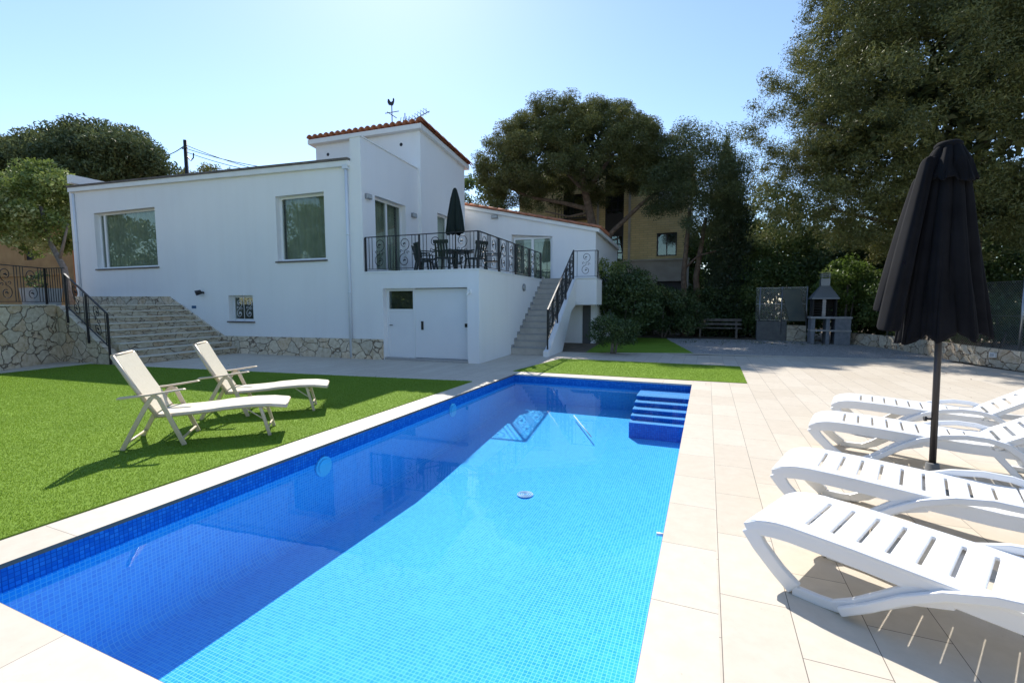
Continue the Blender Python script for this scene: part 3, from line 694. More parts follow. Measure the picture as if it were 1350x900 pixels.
q = MB(); q.tube([(-14.98, FY, 1.97), (-15.02, FY-.10, 1.99)], .035, 10); q.tube([(-15.0, FY-.08, 2.0), (-15.08, FY-.22, 1.95)], [.07,.085], 14); q.build('spotlight', M['black'], house)
q = MB(); q.box(-15.58, -15.38, FY-.012, FY, 1.45, 1.54); q.build('small_plate', M['plate'], house)
q = MB(); q.box(-5.28, -5.17, FY-.07, FY, 1.86, 1.95); q.tube([(-5.22, FY-.06, 1.9), (-5.26, FY-.13, 1.80)], .025, 10); q.build('security_camera', M['white_plastic'], house)
# stone plinth on the facade: level base, then climbing beside the garden stairs
b = MB(); b.prism([(-7.95, 0), (-7.95, .58), (-14.12, .55), (-16.63, 1.86), (-21.75, 1.90), (-21.75, 0)], 'y', FY-.07, FY-.002); b.build('stone_plinth', M['stone'], house)
# lower room under the landing
b = MB(); b.box(-3.62, -3.30, wy-.012, wy-.002, 0, 1.5); b.build('cellar_opening', M['interior'], house)
b = MB(); b.box(-21.4, -8.9, FY+.9, 23, .1, 2.4); b.box(-21.4,-8.92, 13.6, 23, 2.4, 5.2); b.box(wl+.3, wr-.4, 19.4, 24.5, 2.4, 4.0); b.box(-8.8, SX-.4, FY+.95, 18, .1, 2.3); b.build('inner_walls', M['interior'], house)

# ------------------------------------------------------------------ outdoor staircase to the terrace (beside the garage)
st = thing('terrace_staircase', 'straight beige stone staircase rising along the garage side wall to the terrace', 'staircase', (-4.3, 13.6, 0), frame='H')
NR = 13; ys0, ys1 = 13.72, 17.15; rise = (zt+.035)/NR; tr = (ys1-ys0)/(NR-1)
b = MB(); poly = [(ys0, 0)]
for i in range(NR): poly += [(ys0+i*tr, (i+1)*rise), (ys0+(i+1)*tr if i < NR-1 else 17.2, (i+1)*rise)]
poly += [(17.2, 1.6), (16.6, 1.2), (14.9, 0)]; b.prism(poly, 'x', SX+.002, -3.80); b.build('steps', M['step'], st)
b = MB()
for i in range(NR): b.box(SX+.003, -3.799, ys0+i*tr-.025, ys0+(i+1)*tr-.028, (i+1)*rise+.001, (i+1)*rise+.026)
b.build('treads', M['threshold'], st)
b = MB()
for i in range(NR): b.box(SX+.003, SX+.014, ys0+i*tr, ys0+(i+1)*tr, (i+1)*rise+.027, (i+1)*rise+.10)
b.build('skirting', M['threshold'], st)
b = MB(); b.prism([(13.32,0),(13.32,.16),(13.55,.22),(17.1,2.50),(17.1,1.52),(16.4,1.30),(15.1,0)], 'x', -3.80, -3.64); b.build('stringer_wall', M['wall'], st)
lx1 = -2.88
b = MB(); b.box(SX+.003, lx1, 17.18, wy-.003, 1.53, zt+.03); b.build('landing', M['wall'], st)
b = MB(); b.box(-3.62, lx1+.02, 17.14, 17.30, zt+.032, zt+.06); b.build('landing_edge', M['white_trim'], st)

# ------------------------------------------------------------------ railings
def railing(name, label, pts_top, posts, panels, cat='railing', zb=.07, group=None):
    pass
def rail_run(t, A, B, n_panel, scrolls, h=.97, ends=(True, True), foot=0.0, botgap=.07, bars_only=False):
    """straight or sloping run from A to B (base points); posts, two rails, bars and scrolls"""
    A = Vector(A); B = Vector(B); up = Vector((0,0,1))
    q = MB(); q.bar(A+up*h, B+up*h, .045, .022); q.build('top_rail', M['iron'], t)
    q = MB(); q.bar(A+up*botgap, B+up*botgap, .03, .014); q.build('bottom_rail', M['iron'], t)
    for i in range(n_panel+1):
        if (i == 0 and not ends[0]) or (i == n_panel and not ends[1]): continue
        p = A.lerp(B, i/n_panel); q = MB(); q.bar(p-up*foot, p+up*(h-.011), .042, .042, (1,0,0)); q.build('post', M['iron'], t)
    D = (B-A)/n_panel; scr = []; barl = []
    for i in range(n_panel):
        P0 = A+D*i; ln = D.length; ns = scrolls; 
        for s_ in range(ns):
            c = (s_+.5)/ns if ns > 1 else .5
            if ns == 2: c = .27 if s_ == 0 else .73
            cp = P0+D*c; sq = MB(); dd = D.normalized()
            scroll_panel(sq, lambda u, v, cp=cp, dd=dd: cp+dd*u+up*(v+h*.5+botgap*.45), (h-botgap-.03)*.96, min(.36, ln*.40), .0095); scr.append(sq)
        if ns == 2: pos = [.07, .13, .42, .47, .53, .58, .87, .93]
        elif ns == 1: pos = [.12, .88] if not bars_only else [.2,.8]
        else: pos = [k/8 for k in range(1,8)]
        for c in pos:
            cp = P0+D*c; barl.append(MB().bar(cp+up*botgap, cp+up*(h-.01), .013, .013, (1,0,0)))
    for q in barl: q.build('baluster', M['iron'], t)
    for sq in scr: sq.build('scroll', M['iron'], t)
zr = zt+.045
t = thing('terrace_railing', 'black wrought iron railing with scrolls around the terrace above the garage', 'railing', (xB+.04, FY+.04, zr), frame='H')
rail_run(t, (xB+.04, FY+.05, zr), (SX-.03, FY+.05, zr), 2, 2)
rail_run(t, (SX-.03, FY+.05, zr), (SX-.03, 17.15, zr), 4, 2, ends=(False, True))
t = thing('stair_railing', 'sloping black wrought iron railing on the outer side of the terrace staircase', 'railing', (-3.72, 13.5, 0), frame='H')
rail_run(t, (-3.72, 13.52, .42), (-3.72, 17.08, 2.55), 3, 2, h=.98, foot=.22)
rail_run(t, (-3.72, 17.22, zr), (lx1+.03, 17.22, zr), 1, 1, h=1.0, ends=(False, True))
# ------------------------------------------------------------------ garden stairs, retaining wall and their railings (left)
gs = thing('stone_garden_stairs', 'wide natural stone garden stairs climbing along the house facade', 'stairs', (-14, 9.6, 0), frame='H')
n_ = 9; r_ = 1.55/n_; t_ = .30; b = MB(); xs0 = -13.55
poly = [(xs0, 0)]
for i in range(n_): poly += [(xs0-i*t_, (i+1)*r_), (xs0-(i+1)*t_, (i+1)*r_)]
poly += [(xs0-n_*t_-.4, n_*r_), (xs0-n_*t_-.4, 0)]
b.prism(poly[::-1], 'y', 8.16, FY-.072); b.build('steps', M['stone_step'], gs)
b = MB()
for i in range(n_): b.box(xs0-(i+1)*t_-.02, xs0-i*t_+.03, 8.17, FY-.074, (i+1)*r_+.001, (i+1)*r_+.028)
M['stone_tread'] = mottled('pale_stone_treads', (.58,.53,.44), (.68,.63,.53), 5, .8, .3); b.build('treads', M['stone_tread'], gs)  # treads in a lighter tone than the risers
rw = thing('retaining_wall', 'natural stone retaining wall at the left edge of the lawn', 'wall', (-16.4, 8, 0), frame='H')
b = MB(); b.prism([(-14.02,0),(-14.02,.10),(-14.15,.28),(-16.25,1.55),(-16.55,1.57),(-16.55,0)], 'y', 7.95, 8.15); b.build('stair_cheek', M['stone'], rw)
b = MB(); A_ = [(-16.35, 7.95), (-15.46, 6.33), (-13.9, 3.5)]
top = A_+[(-14.2, 3.3), (-15.8, 6.2), (-16.7, 7.95)]
b.prism(top, 'z', 0, 1.56); b.build('wall_face', M['stone'], rw)
b = MB(); c_ = [(-16.33+.03, 7.94), (-15.43, 6.33), (-13.86, 3.48), (-14.25, 3.3), (-15.85, 6.2), (-16.75, 7.94)]; b.prism(c_, 'z', 1.562, 1.60); b.build('coping', M['stone_tread'], rw)
b = MB(); b.prism([(-16.72, 7.96), (-15.82, 6.2), (-14.2, 3.2), (-16,0.5), (-60,0.5), (-60,40), (xL-.02,40), (xL-.02,FY-.07), (-16.27, FY-.08), (-16.27, 7.96)], 'z', 1.40, 1.545)
o = struct(b.build('upper_garden_terrace', M['soil'])); o.location = h2w(0,0,0); o.rotation_euler = (0,0,TH)
t = thing('garden_stair_railing', 'sloping black wrought iron railing beside the stone garden stairs', 'railing', (-15.2, 7.9, 0), frame='H')
rail_run(t, (-14.12, 7.92, .35), (-15.80, 7.92, 1.43), 2, 1, h=1.0, foot=.34, botgap=.12)
t = thing('garden_terrace_railing', 'level black wrought iron railing on top of the left retaining wall', 'railing', (-16.2, 7.8, 1.6), frame='H')
d_ = (Vector((-15.46, 6.33, 0))-Vector((-16.35, 7.95, 0))).normalized()
A0 = Vector((-16.43, 7.80, 1.60)); rail_run(t, A0, A0+d_*4.9, 3, 2, h=.98)
rail_run(t, A0, (-15.80, 7.92, 1.60), 1, 0, h=.98, ends=(True, False))
# ------------------------------------------------------------------ white resin sunloungers (local frame: x from foot end to head end)
def seat_z(x): return float(np.interp(x, [-.10,-.085,-.05,0,.07,.14,.4,.8,1.15,1.27], [.280,.302,.325,.342,.354,.358,.352,.330,.316,.320]))
def make_sunbed(tilt):
    t = thing('sun_lounger', '', 'sun lounger')
    xs = sorted(set([-.10,-.085,-.06,-.03,.02,.07,.14]+[round(.19+.118*i,4) for i in range(9)]+[round(.208+.118*i,4) for i in range(9)]+[1.262]))
    slots = [(.19+.118*i, .208+.118*i) for i in range(9)]
    b = MB(); b.cells(xs, [-.31,-.20,.20,.31], [0,.022], lambda x,y,z: not (abs(y) < .2 and any(a < x < c for a, c in slots)))
    def bend(x, y, z):
        k = 1-.10*max(0, 1-(x+.1)/.11)**2; return (x, y*k, z+seat_z(x))
    b.move(bend); b.build('seat', M['resin'], t, bevel=.006)
    b = MB()                                     # skirt under the rim
    for s in (-1, 1):
        b.ribbon([(x, seat_z(x)-.012) for x in (-.085,-.03,.04,.14,.4,.8,1.15,1.262)], .045, s*.30-.008, s*.30+.008)
    b.bar((-.091,-.27,.282), (-.091,.27,.282), .018, .05); b.build('seat_rim', M['resin'], t)
    bk = MB(); L = .68; xs2 = sorted(set([0,.04]+[round(.06+.105*i,4) for i in range(6)]+[round(.085+.105*i,4) for i in range(6)]+[.66,L])); sl2 = [(.06+.105*i, .085+.105*i) for i in range(6)]
    bk.cells(xs2, [-.31,-.20,.20,.31], [0,.022], lambda x,y,z: not (abs(y) < .2 and any(a < x < c for a, c in sl2)))
    for s in (-1, 1): bk.box(0, L-.02, s*.30-.008, s*.30+.008, -.03, .0)
    ca, sa = math.cos(tilt), math.sin(tilt)
    bk.move(lambda x,y,z: (1.275+x*ca-z*sa, y*(1-.14*max(0,(x-.58)/.1)**2), .322+x*sa+z*ca)); bk.build('backrest', M['resin'], t, bevel=.006)
    for s in (-1, 1):
        y0, y1 = s*.262, s*.300; y0, y1 = min(y0,y1), max(y0,y1)
        f = MB()
        f.ribbon([(x, seat_z(x)-.045) for x in (-.06,.0,.06,.14,.3,.5,.7,.9,1.1,1.27)]+[(1.5,.275),(1.92,.275)], .065, y0, y1)
        f.ribbon([(-.068,.285),(-.01,.20),(.09,.10),(.18,.03)], [.10,.085,.08,.085], y0-.001, y1+.001)
        f.ribbon([(.17,.022),(.30,.022),(.42,.035)], .055, y0+.001, y1-.001)
        f.ribbon([(.36,.025),(.46,.075),(.56,.155),(.66,.235),(.80,.290)], [.055,.075,.08,.09,.10], y0-.0015, y1+.0015)
        f.build('side_frame', M['resin'], t, bevel=.008)
        g = MB(); ya, yb = sorted((s*.303, s*.338))
        g.ribbon([(.40,.03),(.52,.115),(.64,.215),(.78,.305),(.94,.365),(1.10,.392),(1.24,.388),(1.36,.355),(1.45,.285),(1.53,.17),(1.60,.02)], [.045,.045,.045,.045,.045,.045,.045,.05,.055,.06,.07], ya, yb)
        g.build('armrest', M['resin'], t, bevel=.008)
        g = MB(); ya, yb = sorted((s*.262, s*.302))
        g.ribbon([(1.575,.02),(1.68,.04),(1.77,.13),(1.83,.21),(1.90,.262)], .05, ya, yb)
        g.ribbon([(1.30,.26),(1.40,.14),(1.48,.025),(1.62,.02)], .05, ya+.001, yb-.001); g.build('rear_leg', M['resin'], t, bevel=.008)
    f = MB(); xt = 1.275+.40*ca; zt_ = .322+.40*sa
    for s in (-1, 1): f.bar((xt, s*.18, zt_-.012), (1.80, s*.18, .275), .03, .018)
    f.bar((1.80,-.26,.27), (1.80,.26,.27), .03, .03); f.bar((xt,-.2,zt_-.015), (xt,.2,zt_-.015), .025, .02)
    f.build('support_strut', M['resin'], t)
    for x in (.12, .78, 1.30): f = MB(); f.bar((x,-.26,seat_z(min(x,1.2))-.03), (x,.26,seat_z(min(x,1.2))-.03), .03, .02); f.build('crossbar', M['resin'], t)
    return t
beds = [((.46,3.19), -27.5, .12, 'white resin sun lounger nearest the camera, cut off by the right edge'),
        ((.68,4.27), -18.5, .17, 'white resin sun lounger second from the camera, directly in front of the closed black parasol'),
        ((1.19,5.92), -14.5, .56, 'white resin sun lounger with raised back right behind the black parasol pole'),
        ((1.66,7.22), -14.5, .60, 'white resin sun lounger with raised back, farthest of the white ones along the pool')]
for (p, a, tl, lb) in beds:
    t = make_sunbed(tl); t.location = (p[0], p[1], 0.001); t.rotation_euler = (0,0,math.radians(a)); tag(t, lb, 'sun lounger', 'white sun loungers in a row beside the pool')

# ------------------------------------------------------------------ beige folding recliners on the lawn (local: x from head to foot end)
def make_recliner():
    t = thing('folding_recliner', '', 'sun lounger')
    W = .27
    H_ = (.31, .36); T_ = (-.04, 1.03)
    d = Vector((T_[0]-H_[0], 0, T_[1]-H_[1])); 
    bf = MB()
    for s in (-1, 1):
        bf.tube([(H_[0]+.02, s*W, H_[1]-.02), (H_[0]+d.x*.5-.012, s*W, H_[1]+d.z*.5), (T_[0], s*W, T_[1])], .023, 8)
    bf.tube([(T_[0], -W, T_[1]), (T_[0], W, T_[1])], .019, 8); B_ = bf.build('back_frame', M['alu'], t)
    b = MB(); n = 10; vs = []
    for th_ in (0, .008):
        for i in range(n+1):
            k = .03+.95*i/n
            for y in (-W-.004, W+.004): vs.append((H_[0]+d.x*k+.020+th_-.012*math.sin(k*math.pi), y, H_[1]+d.z*k+.008))
    m_ = 2*(n+1); fs = []
    for i in range(n): fs += [(2*i,2*i+1,2*i+3,2*i+2), (m_+2*i,m_+2*i+2,m_+2*i+3,m_+2*i+1), (2*i,2*i+2,m_+2*i+2,m_+2*i), (2*i+1,m_+2*i+1,m_+2*i+3,2*i+3)]
    fs += [(0,m_,m_+1,1), (2*n,2*n+1,m_+2*n+1,m_+2*n)]
    b.add(vs, fs); b.build('back_sling', M['sling'], t)
    prof = [(.30,.345),(.45,.345),(.65,.350),(.85,.362),(.93,.372),(1.05,.378),(1.25,.385),(1.45,.378),(1.62,.352)]
    f = MB()
    for s in (-1, 1): f.tube([(x, s*W, z) for x, z in prof], .021, 8)
    f.tube([(1.62,-W,.352),(1.62,W,.352)], .018, 8); f.tube([(.31,-W,.345),(.31,W,.345)], .016, 8); f.tube([(.93,-W,.36),(.93,W,.36)], .014, 8); f.build('seat_frame', M['alu'], t)
    b = MB(); vs = []
    for dz in (.014, .022):
        for x, z in prof:
            for y in (-W-.004, W+.004): vs.append((x, y, z+dz))
    n = len(prof)-1; m_ = 2*(n+1); fs = []
    for i in range(n): fs += [(2*i,2*i+2,2*i+3,2*i+1), (m_+2*i,m_+2*i+1,m_+2*i+3,m_+2*i+2), (2*i,m_+2*i,m_+2*i+2,2*i+2), (2*i+1,2*i+3,m_+2*i+3,m_+2*i+1)]
    fs += [(0,1,m_+1,m_), (2*n,m_+2*n,m_+2*n+1,2*n+1)]; b.add(vs, fs); b.build('seat_sling', M['sling'], t)
    for s in (-1, 1):
        f = MB(); y = s*(W+.035)
        f.ribbon([(0,.0),(.13,.26),(.25,.49),(.285,.55),(.32,.575),(.36,.55),(.385,.49),(.48,.24),(.575,.0)], .046, y-.014, y+.014)
        f.build('leg', M['alu'], t, bevel=.006)
        a = MB(); a.prism([(-.02,.565),(.0,.585),(.28,.605),(.60,.645),(.62,.632),(.30,.585),(.02,.560)], 'y', y-.028, y+.028); a.build('armrest', M['alu'], t, bevel=.007)
        g = MB(); g.bar((1.34, s*(W-.035), .365), (1.43, s*(W-.035), .0), .044, .034); g.bar((1.16, s*(W-.035), .375), (1.38, s*(W-.035), .20), .02, .012); g.build('foot_leg', M['alu'], t, bevel=.004)
    f = MB(); f.tube([(.035,-W-.035,.07),(.035,W+.035,.07)], .014, 8); f.tube([(.55,-W-.035,.07),(.55,W+.035,.07)], .014, 8); f.tube([(1.41,-W+.035,.09),(1.41,W-.035,.09)], .012, 8)
    f.build('crossbar', M['alu'], t); return t
t = make_recliner(); t.location = (-6.04, 3.15, .012); t.rotation_euler = (0,0,math.radians(44)); tag(t, 'beige sling recliner with raised back on the lawn, nearer to the pool', 'sun lounger', 'beige recliners on the lawn')
c = copy_tree(t); c.location = (-6.58, 4.38, .012); c.rotation_euler = (0,0,math.radians(42)); c['label'] = 'beige sling recliner on the lawn, the one farther back towards the house'

# ------------------------------------------------------------------ closed black parasol
pt = thing('parasol', 'large closed black parasol standing between the white sun loungers', 'parasol', (1.80, 4.92, 0)); pt.rotation_euler = (0, math.radians(-1.0), 0)
q = MB(); q.tube([(0,0,.03),(0,0,2.50)], .024, 16); q.build('pole', M['pole'], pt)
q = MB(); q.lathe([(0,.0),(.26,.0),(.27,.02),(.26,.05),(.06,.075),(.045,.24),(.03,.25),(.03,.05)], 32); q.build('base', M['concrete'], pt)
q = MB(); q.tube([(-.024,0,.62),(-.06,0,.62)], .009, 8); q.tube([(-.055,0,.62),(-.072,0,.62)], .02, 10); q.build('knob', M['black'], pt)
def canopy(prof, nrib, n=200, amp=1.0, seed=1, hem=.05, lean=(0,0), thick=.006):
    """folded cloth: prof = [(z, r_out, r_in)], pleats between nrib ribs"""
    rng = random.Random(seed); ph = [rng.uniform(-.25,.25) for _ in range(nrib)]; am = [rng.uniform(.75,1.15) for _ in range(nrib)]; dz = [rng.uniform(-1,1) for _ in range(nrib)]
    rows = []
    L = len(prof)
    for i, (z, ro, ri) in enumerate(prof):
        row = []; s = i/(L-1)
        for j in range(n):
            a = 2*math.pi*j/n; u = (a/(2*math.pi)*nrib) % nrib; k = int(u); fr = u-k
            w = abs(math.sin(math.pi*(fr+.08*math.sin(5*s+k)))) ** .55      # 0 at a fold, 1 at the rib
            fine = .10*math.sin(2*math.pi*fr*3+ph[k]*9+s*2)*s
            r = ri+(ro-ri)*w*am[k]*(1+fine)
            a2 = a+ph[k]*.35*s+.10*s*math.sin(2*math.pi*fr)
            zz = z+hem*s*s*(dz[k]*.8+.9*(1-w))+.010*math.sin(9*a+z*7)*s
            row.append((r*math.cos(a2)*1.0+lean[0]*s, r*math.sin(a2)+lean[1]*s, zz))
        rows.append(row)
    b = MB(); V = [p for r in rows for p in r]
    b.add(V, [(i*n+j, i*n+(j+1)%n, (i+1)*n+(j+1)%n, (i+1)*n+j) for i in range(L-1) for j in range(n)], True)
    return b
def ip(z, P): return float(np.interp(-z, [-p[0] for p in P], [p[1] for p in P]))
PO = [(2.80,.045),(2.74,.09),(2.62,.125),(2.42,.155),(2.0,.205),(1.6,.255),(1.26,.295)]
pr = [(z, ip(z,PO), ip(z,PO)*.62+.005) for z in np.linspace(2.78,1.27,44)]
o = canopy(pr, 8, seed=4, hem=.07).build('canopy', M['parasol'], pt); m_ = o.modifiers.new('thickness', 'SOLIDIFY'); m_.thickness = .006
PV = [(2.86,.05),(2.83,.09),(2.72,.14),(2.52,.19)]
o = canopy([(z, ip(z,PV)*1.05, ip(z,PV)*.7) for z in np.linspace(2.855,2.53,16)], 8, seed=9, hem=.05).build('canopy_vent', M['parasol'], pt); m_ = o.modifiers.new('thickness', 'SOLIDIFY'); m_.thickness = .005
q = MB(); q.lathe([(0,2.885),(.07,2.88),(.09,2.86),(.085,2.83),(.03,2.82)], 20); q.build('cap', M['parasol'], pt)
def flap(x0, y0, ztop, zbot, w0, w1, dirx, diry, name='loose_fold'):
    """one fold of cloth standing off on its own rib"""
    b = MB(); n = 18; rows = []
    for i in range(n+1):
        s = i/n; z = ztop+(zbot-ztop)*s; w = w0+(w1-w0)*s
        cx_, cy_ = x0+dirx*s, y0+diry*s
        rows += [(cx_-w*.5, cy_+.06*math.sin(s*3), z), (cx_-w*.15, cy_-w*.9-.01, z+.01), (cx_+w*.12, cy_-w*.2, z), (cx_+w*.30, cy_-w*.8, z+.005), (cx_+w*.5, cy_+.05, z)]
    k = 5; b.add(rows, [(i*k+j, i*k+j+1, (i+1)*k+j+1, (i+1)*k+j) for i in range(n) for j in range(k-1)], True)
    o = b.build(name, M['parasol'], pt); m_ = o.modifiers.new('thickness', 'SOLIDIFY'); m_.thickness = .006; m2 = o.modifiers.new('s', 'SUBSURF'); m2.render_levels = 1; m2.levels = 1
flap(-.13, -.03, 2.76, 1.36, .10, .17, -.24, -.05); flap(-.18, .02, 2.62, 1.52, .06, .12, -.21, .02)

# ------------------------------------------------------------------ terrace furniture
ZT = zt+.036
def make_chair():
    t = thing('garden_chair', '', 'chair')
    q = MB(); q.box(-.22,.22,-.21,.22,.40,.43); q.build('seat', M['plastic_green'], t, bevel=.01)
    q = MB()
    for i in range(5): q.box(-.20+.085*i, -.145+.085*i, -.235, -.215, .43, .86)
    q.box(-.23,.23,-.24,-.21,.80,.90); q.move(lambda x,y,z: (x, y-(z-.43)*.22, z)); q.build('backrest', M['plastic_green'], t, bevel=.005)
    for sx_ in (-1, 1):
        for sy in (-1, 1):
            q = MB(); q.bar((sx_*.20, sy*.19, .40), (sx_*.25, sy*.25, 0), .05, .035); q.build('leg', M['plastic_green'], t)
        q = MB(); q.bar((sx_*.25,-.27,.63), (sx_*.25,.20,.63), .05, .03); q.bar((sx_*.24,.18,.62), (sx_*.215,.19,.41), .045, .03, (0,1,0)); q.build('armrest', M['plastic_green'], t)
    return t
ch0 = make_chair()
TC = (-6.62, 13.25)
cl = ['dark green plastic chair at the left end of the terrace table, seen from the side', 'dark green plastic chair with its back to the front railing, left of the table', 'dark green plastic chair at the far left side of the terrace table',
      'dark green plastic chair right of the terrace table near the railing corner', 'dark green plastic chair at the far right side of the terrace table', 'dark green plastic chair with its back to the front railing, in front of the table']
cp = [(-7.62,13.05,-1.45),(-7.18,12.45,-.65),(-7.1,14.15,3.6),(-5.72,12.75,1.05),(-5.62,13.8,1.9),(-6.45,12.25,.05)]
for i, ((x, y, a), lb) in enumerate(zip(cp, cl)):
    o = ch0 if i == 0 else copy_tree(ch0)
    o.location = h2w(x, y, ZT); o.rotation_euler = (0,0,TH+a); tag(o, lb, 'chair', 'dark green chairs around the terrace table')
t = thing('garden_table', 'round dark green plastic table on the terrace under the closed green parasol', 'table', h2w(*TC, ZT))
q = MB(); q.lathe([(0,.72),(.54,.72),(.56,.71),(.56,.68),(.52,.675),(0,.675)], 32); q.build('tabletop', M['plastic_green'], t)
for a in (.6,2.2,3.75,5.3):
    q = MB(); q.bar((.38*math.cos(a),.38*math.sin(a),.675),(.46*math.cos(a),.46*math.sin(a),0),.05,.04); q.build('leg', M['plastic_green'], t)
t = thing('parasol', 'closed blackish green parasol standing through the terrace table', 'parasol', h2w(*TC, ZT))
q = MB(); q.tube([(0,0,.02),(0,0,2.55)], .02, 12); q.build('pole', M['pole'], t)
q = MB(); q.lathe([(0,0),(.22,0),(.22,.04),(.04,.06),(.03,.2),(.0,.2)], 20); q.build('base', M['concrete'], t)
PG = [(2.66,.02),(2.60,.07),(2.3,.16),(1.8,.26),(1.30,.33),(1.22,.25)]
o = canopy([(z, ip(z,PG), ip(z,PG)*.55+.005) for z in np.linspace(2.64,1.23,26)], 6, n=96, seed=3, hem=.06).build('canopy', M['parasol_green'], t)

# ------------------------------------------------------------------ on the tower roof: weather vane and aerial
z0 = 7.58
t = thing('weather_vane', 'black rooster weather vane on the tower roof', 'weather vane', (-10.32, 15.5, 7.5), frame='H')
q = MB(); q.tube([(-10.32,15.5,7.5),(-10.32,15.5,8.98)], .018, 8); q.build('mast', M['iron'], t)
q = MB(); q.bar((-10.62,15.5,8.72),(-10.02,15.5,8.72),.02,.02); q.bar((-10.32,15.2,8.62),(-10.32,15.8,8.62),.02,.02); q.build('pointer', M['iron'], t)
q = MB(); q.prism([(-10.52,9.02),(-10.40,8.98),(-10.30,8.94),(-10.20,8.99),(-10.14,9.12),(-10.12,9.26),(-10.17,9.33),(-10.22,9.28),(-10.24,9.18),(-10.34,9.14),(-10.42,9.20),(-10.50,9.32),(-10.58,9.30),(-10.60,9.16)], 'y', 15.49, 15.51); q.move(lambda x,y,z: (-10.34+(x+10.34)*.62, y, 8.96+(z-8.96)*.72)); q.build('rooster', M['iron'], t)
t = thing('tv_aerial', 'television aerial with short cross rods on the tower roof beside the weather vane', 'aerial', (-9.85, 15.8, 7.45), frame='H')
q = MB(); q.tube([(-9.95,15.8,7.4),(-9.95,15.8,8.75)], .016, 8); q.build('mast', M['darkmetal'], t)
q = MB(); q.bar((-10.1,15.8,8.30),(-8.95,15.9,8.72),.02,.02)
for i in range(9): x = -10.0+.12*i; z = 8.33+(x+10.1)*.365; q.bar((x,15.8-.22,z-.0),(x,15.8+.22,z+.0),.012,.012); q.bar((x,15.8,z-.09),(x,15.8,z+.09),.012,.012)
for i in range(4): q.bar((-10.25+.1*i,15.8,8.0),(-10.12+.12*i,15.8,8.62),.014,.014)
q.build('aerial_rods', M['darkmetal'], t)

# ------------------------------------------------------------------ barbecue, bench, low walls, fences
t = thing('barbecue', 'grey block garden barbecue with a zinc hood and chimney', 'barbecue', (3.70, 20.8, 0)); X0 = 0
b = MB(); b.box(-.03,.10,0,.62,0,.98); b.box(.46,.58,0,.62,0,.98); b.box(.74,1.24,0,.62,0,.98); b.build('block_base', M['block'], t, bevel=.01)
b = MB(); b.box(-.06,1.27,-.05,.66,.981,1.06); b.build('worktop', M['threshold'], t, bevel=.008)
b = MB(); b.box(-.05,.74,-.03,.60,.50,.56); b.box(.74,1.26,-.03,-.001,.50,.56); b.build('shelf', M['threshold'], t)
b = MB(); b.box(.0,.05,.05,.60,1.062,1.72); b.box(.74,.79,.05,.60,1.062,1.72); b.box(.05,.74,.52,.60,1.062,1.72); b.build('fire_chamber', M['soot'], t)
b = MB(); b.box(.32,.42,.03,.12,1.062,1.70); [b.box(.315,.425,.025,.125,1.10+.1*i,1.15+.1*i) for i in range(6)]; b.build('brick_pier', M['firebrick'], t)
b = MB()
for i in range(5): b.box(.055,.31,.10,.5,1.14+.1*i,1.155+.1*i)
b.build('grill', M['darkmetal'], t)
b = MB(); A_ = [(-.05,-.02),(.84,-.02),(.84,.64),(-.05,.64)]; B_ = [(.26,.2),(.56,.2),(.56,.46),(.26,.46)]
b.box(-.05,.84,-.02,.64,1.722,1.76)
b.add([(x,y,1.76) for x,y in A_]+[(x,y,2.22) for x,y in B_], [(0,1,5,4),(1,2,6,5),(2,3,7,6),(3,0,4,7),(4,5,6,7),(0,3,2,1)]); b.build('hood', M['zinc'], t)
b = MB(); b.box(.265,.555,.205,.455,2.22,2.50); [b.box(.25,.57,.19,.47,2.56+.06*i,2.585+.06*i) for i in range(3)]; b.box(.28,.30,.22,.24,2.5,2.7); b.box(.52,.54,.22,.24,2.5,2.7); b.build('chimney', M['zinc'], t)
t = thing('garden_bench', 'weathered wooden garden bench in front of the dark hedge', 'bench', (-.50, 23.2, 0))
b = MB(); b.box(0,1.95,.40,.44,.74,.86); b.box(0,1.95,.40,.44,.56,.66); b.build('backrest', M['plank'], t)
b = MB(); b.box(0,1.95,-.02,.10,.42,.46); b.box(0,1.95,.13,.25,.42,.46); b.box(0,1.95,.27,.39,.42,.46); b.build('seat', M['plank'], t)
for x in (.18, 1.70): b = MB(); b.box(x,x+.08,0,.08,0,.42); b.box(x,x+.08,.34,.40,0,.42); b.box(x,x+.08,.44,.49,0,.84); b.build('leg', M['plank'], t)
t = thing('stone_border_wall', 'low pale natural stone wall along the right edge of the gravel and paving', 'wall', (5, 21, 0))
OFFS[t.name] = (5, 21, 0)
P_ = [(4.98,21.35),(5.75,19.6),(6.02,18.0),(6.15,16.6),(6.75,14.2),(7.6,12.0),(9.2,9.2)]; D_ = [(p[0]+.42, p[1]+.12) for p in P_]
rngw = random.Random(5)
for k, (m_, nm, z0_, z1_) in enumerate(((M['stone_low'], 'wall_face', 0, .42),)):
    b = MB(); n = len(P_)
    vs = [(p[0],p[1],0) for p in P_]+[(p[0]+.03,p[1],.42+rngw.uniform(-.03,.05)) for p in P_]+[(p[0],p[1],.42) for p in D_]+[(p[0],p[1],0) for p in D_]
    b.add(vs, [(i,i+1,n+i+1,n+i) for i in range(n-1)]+[(n+i,n+i+1,2*n+i+1,2*n+i) for i in range(n-1)]+[(2*n+i,2*n+i+1,3*n+i+1,3*n+i) for i in range(n-1)]+[(0,n,2*n,3*n),(n-1,4*n-1,3*n-1,2*n-1)]); b.build(nm, m_, t)
q = MB(); q.box(-.07,.07,-.02,.03,-.06,.06)
t = thing('garden_spotlight', 'small white box light fixed to the low stone wall on the right', 'light', (6.50,15.05,.30), rot=math.radians(-68)); q.build('lamp_box', M['white_plastic'], t); q = MB(); q.box(-.05,.05,-.026,-.021,-.04,.04); q.build('lamp_glass', M['lampglass'], t)
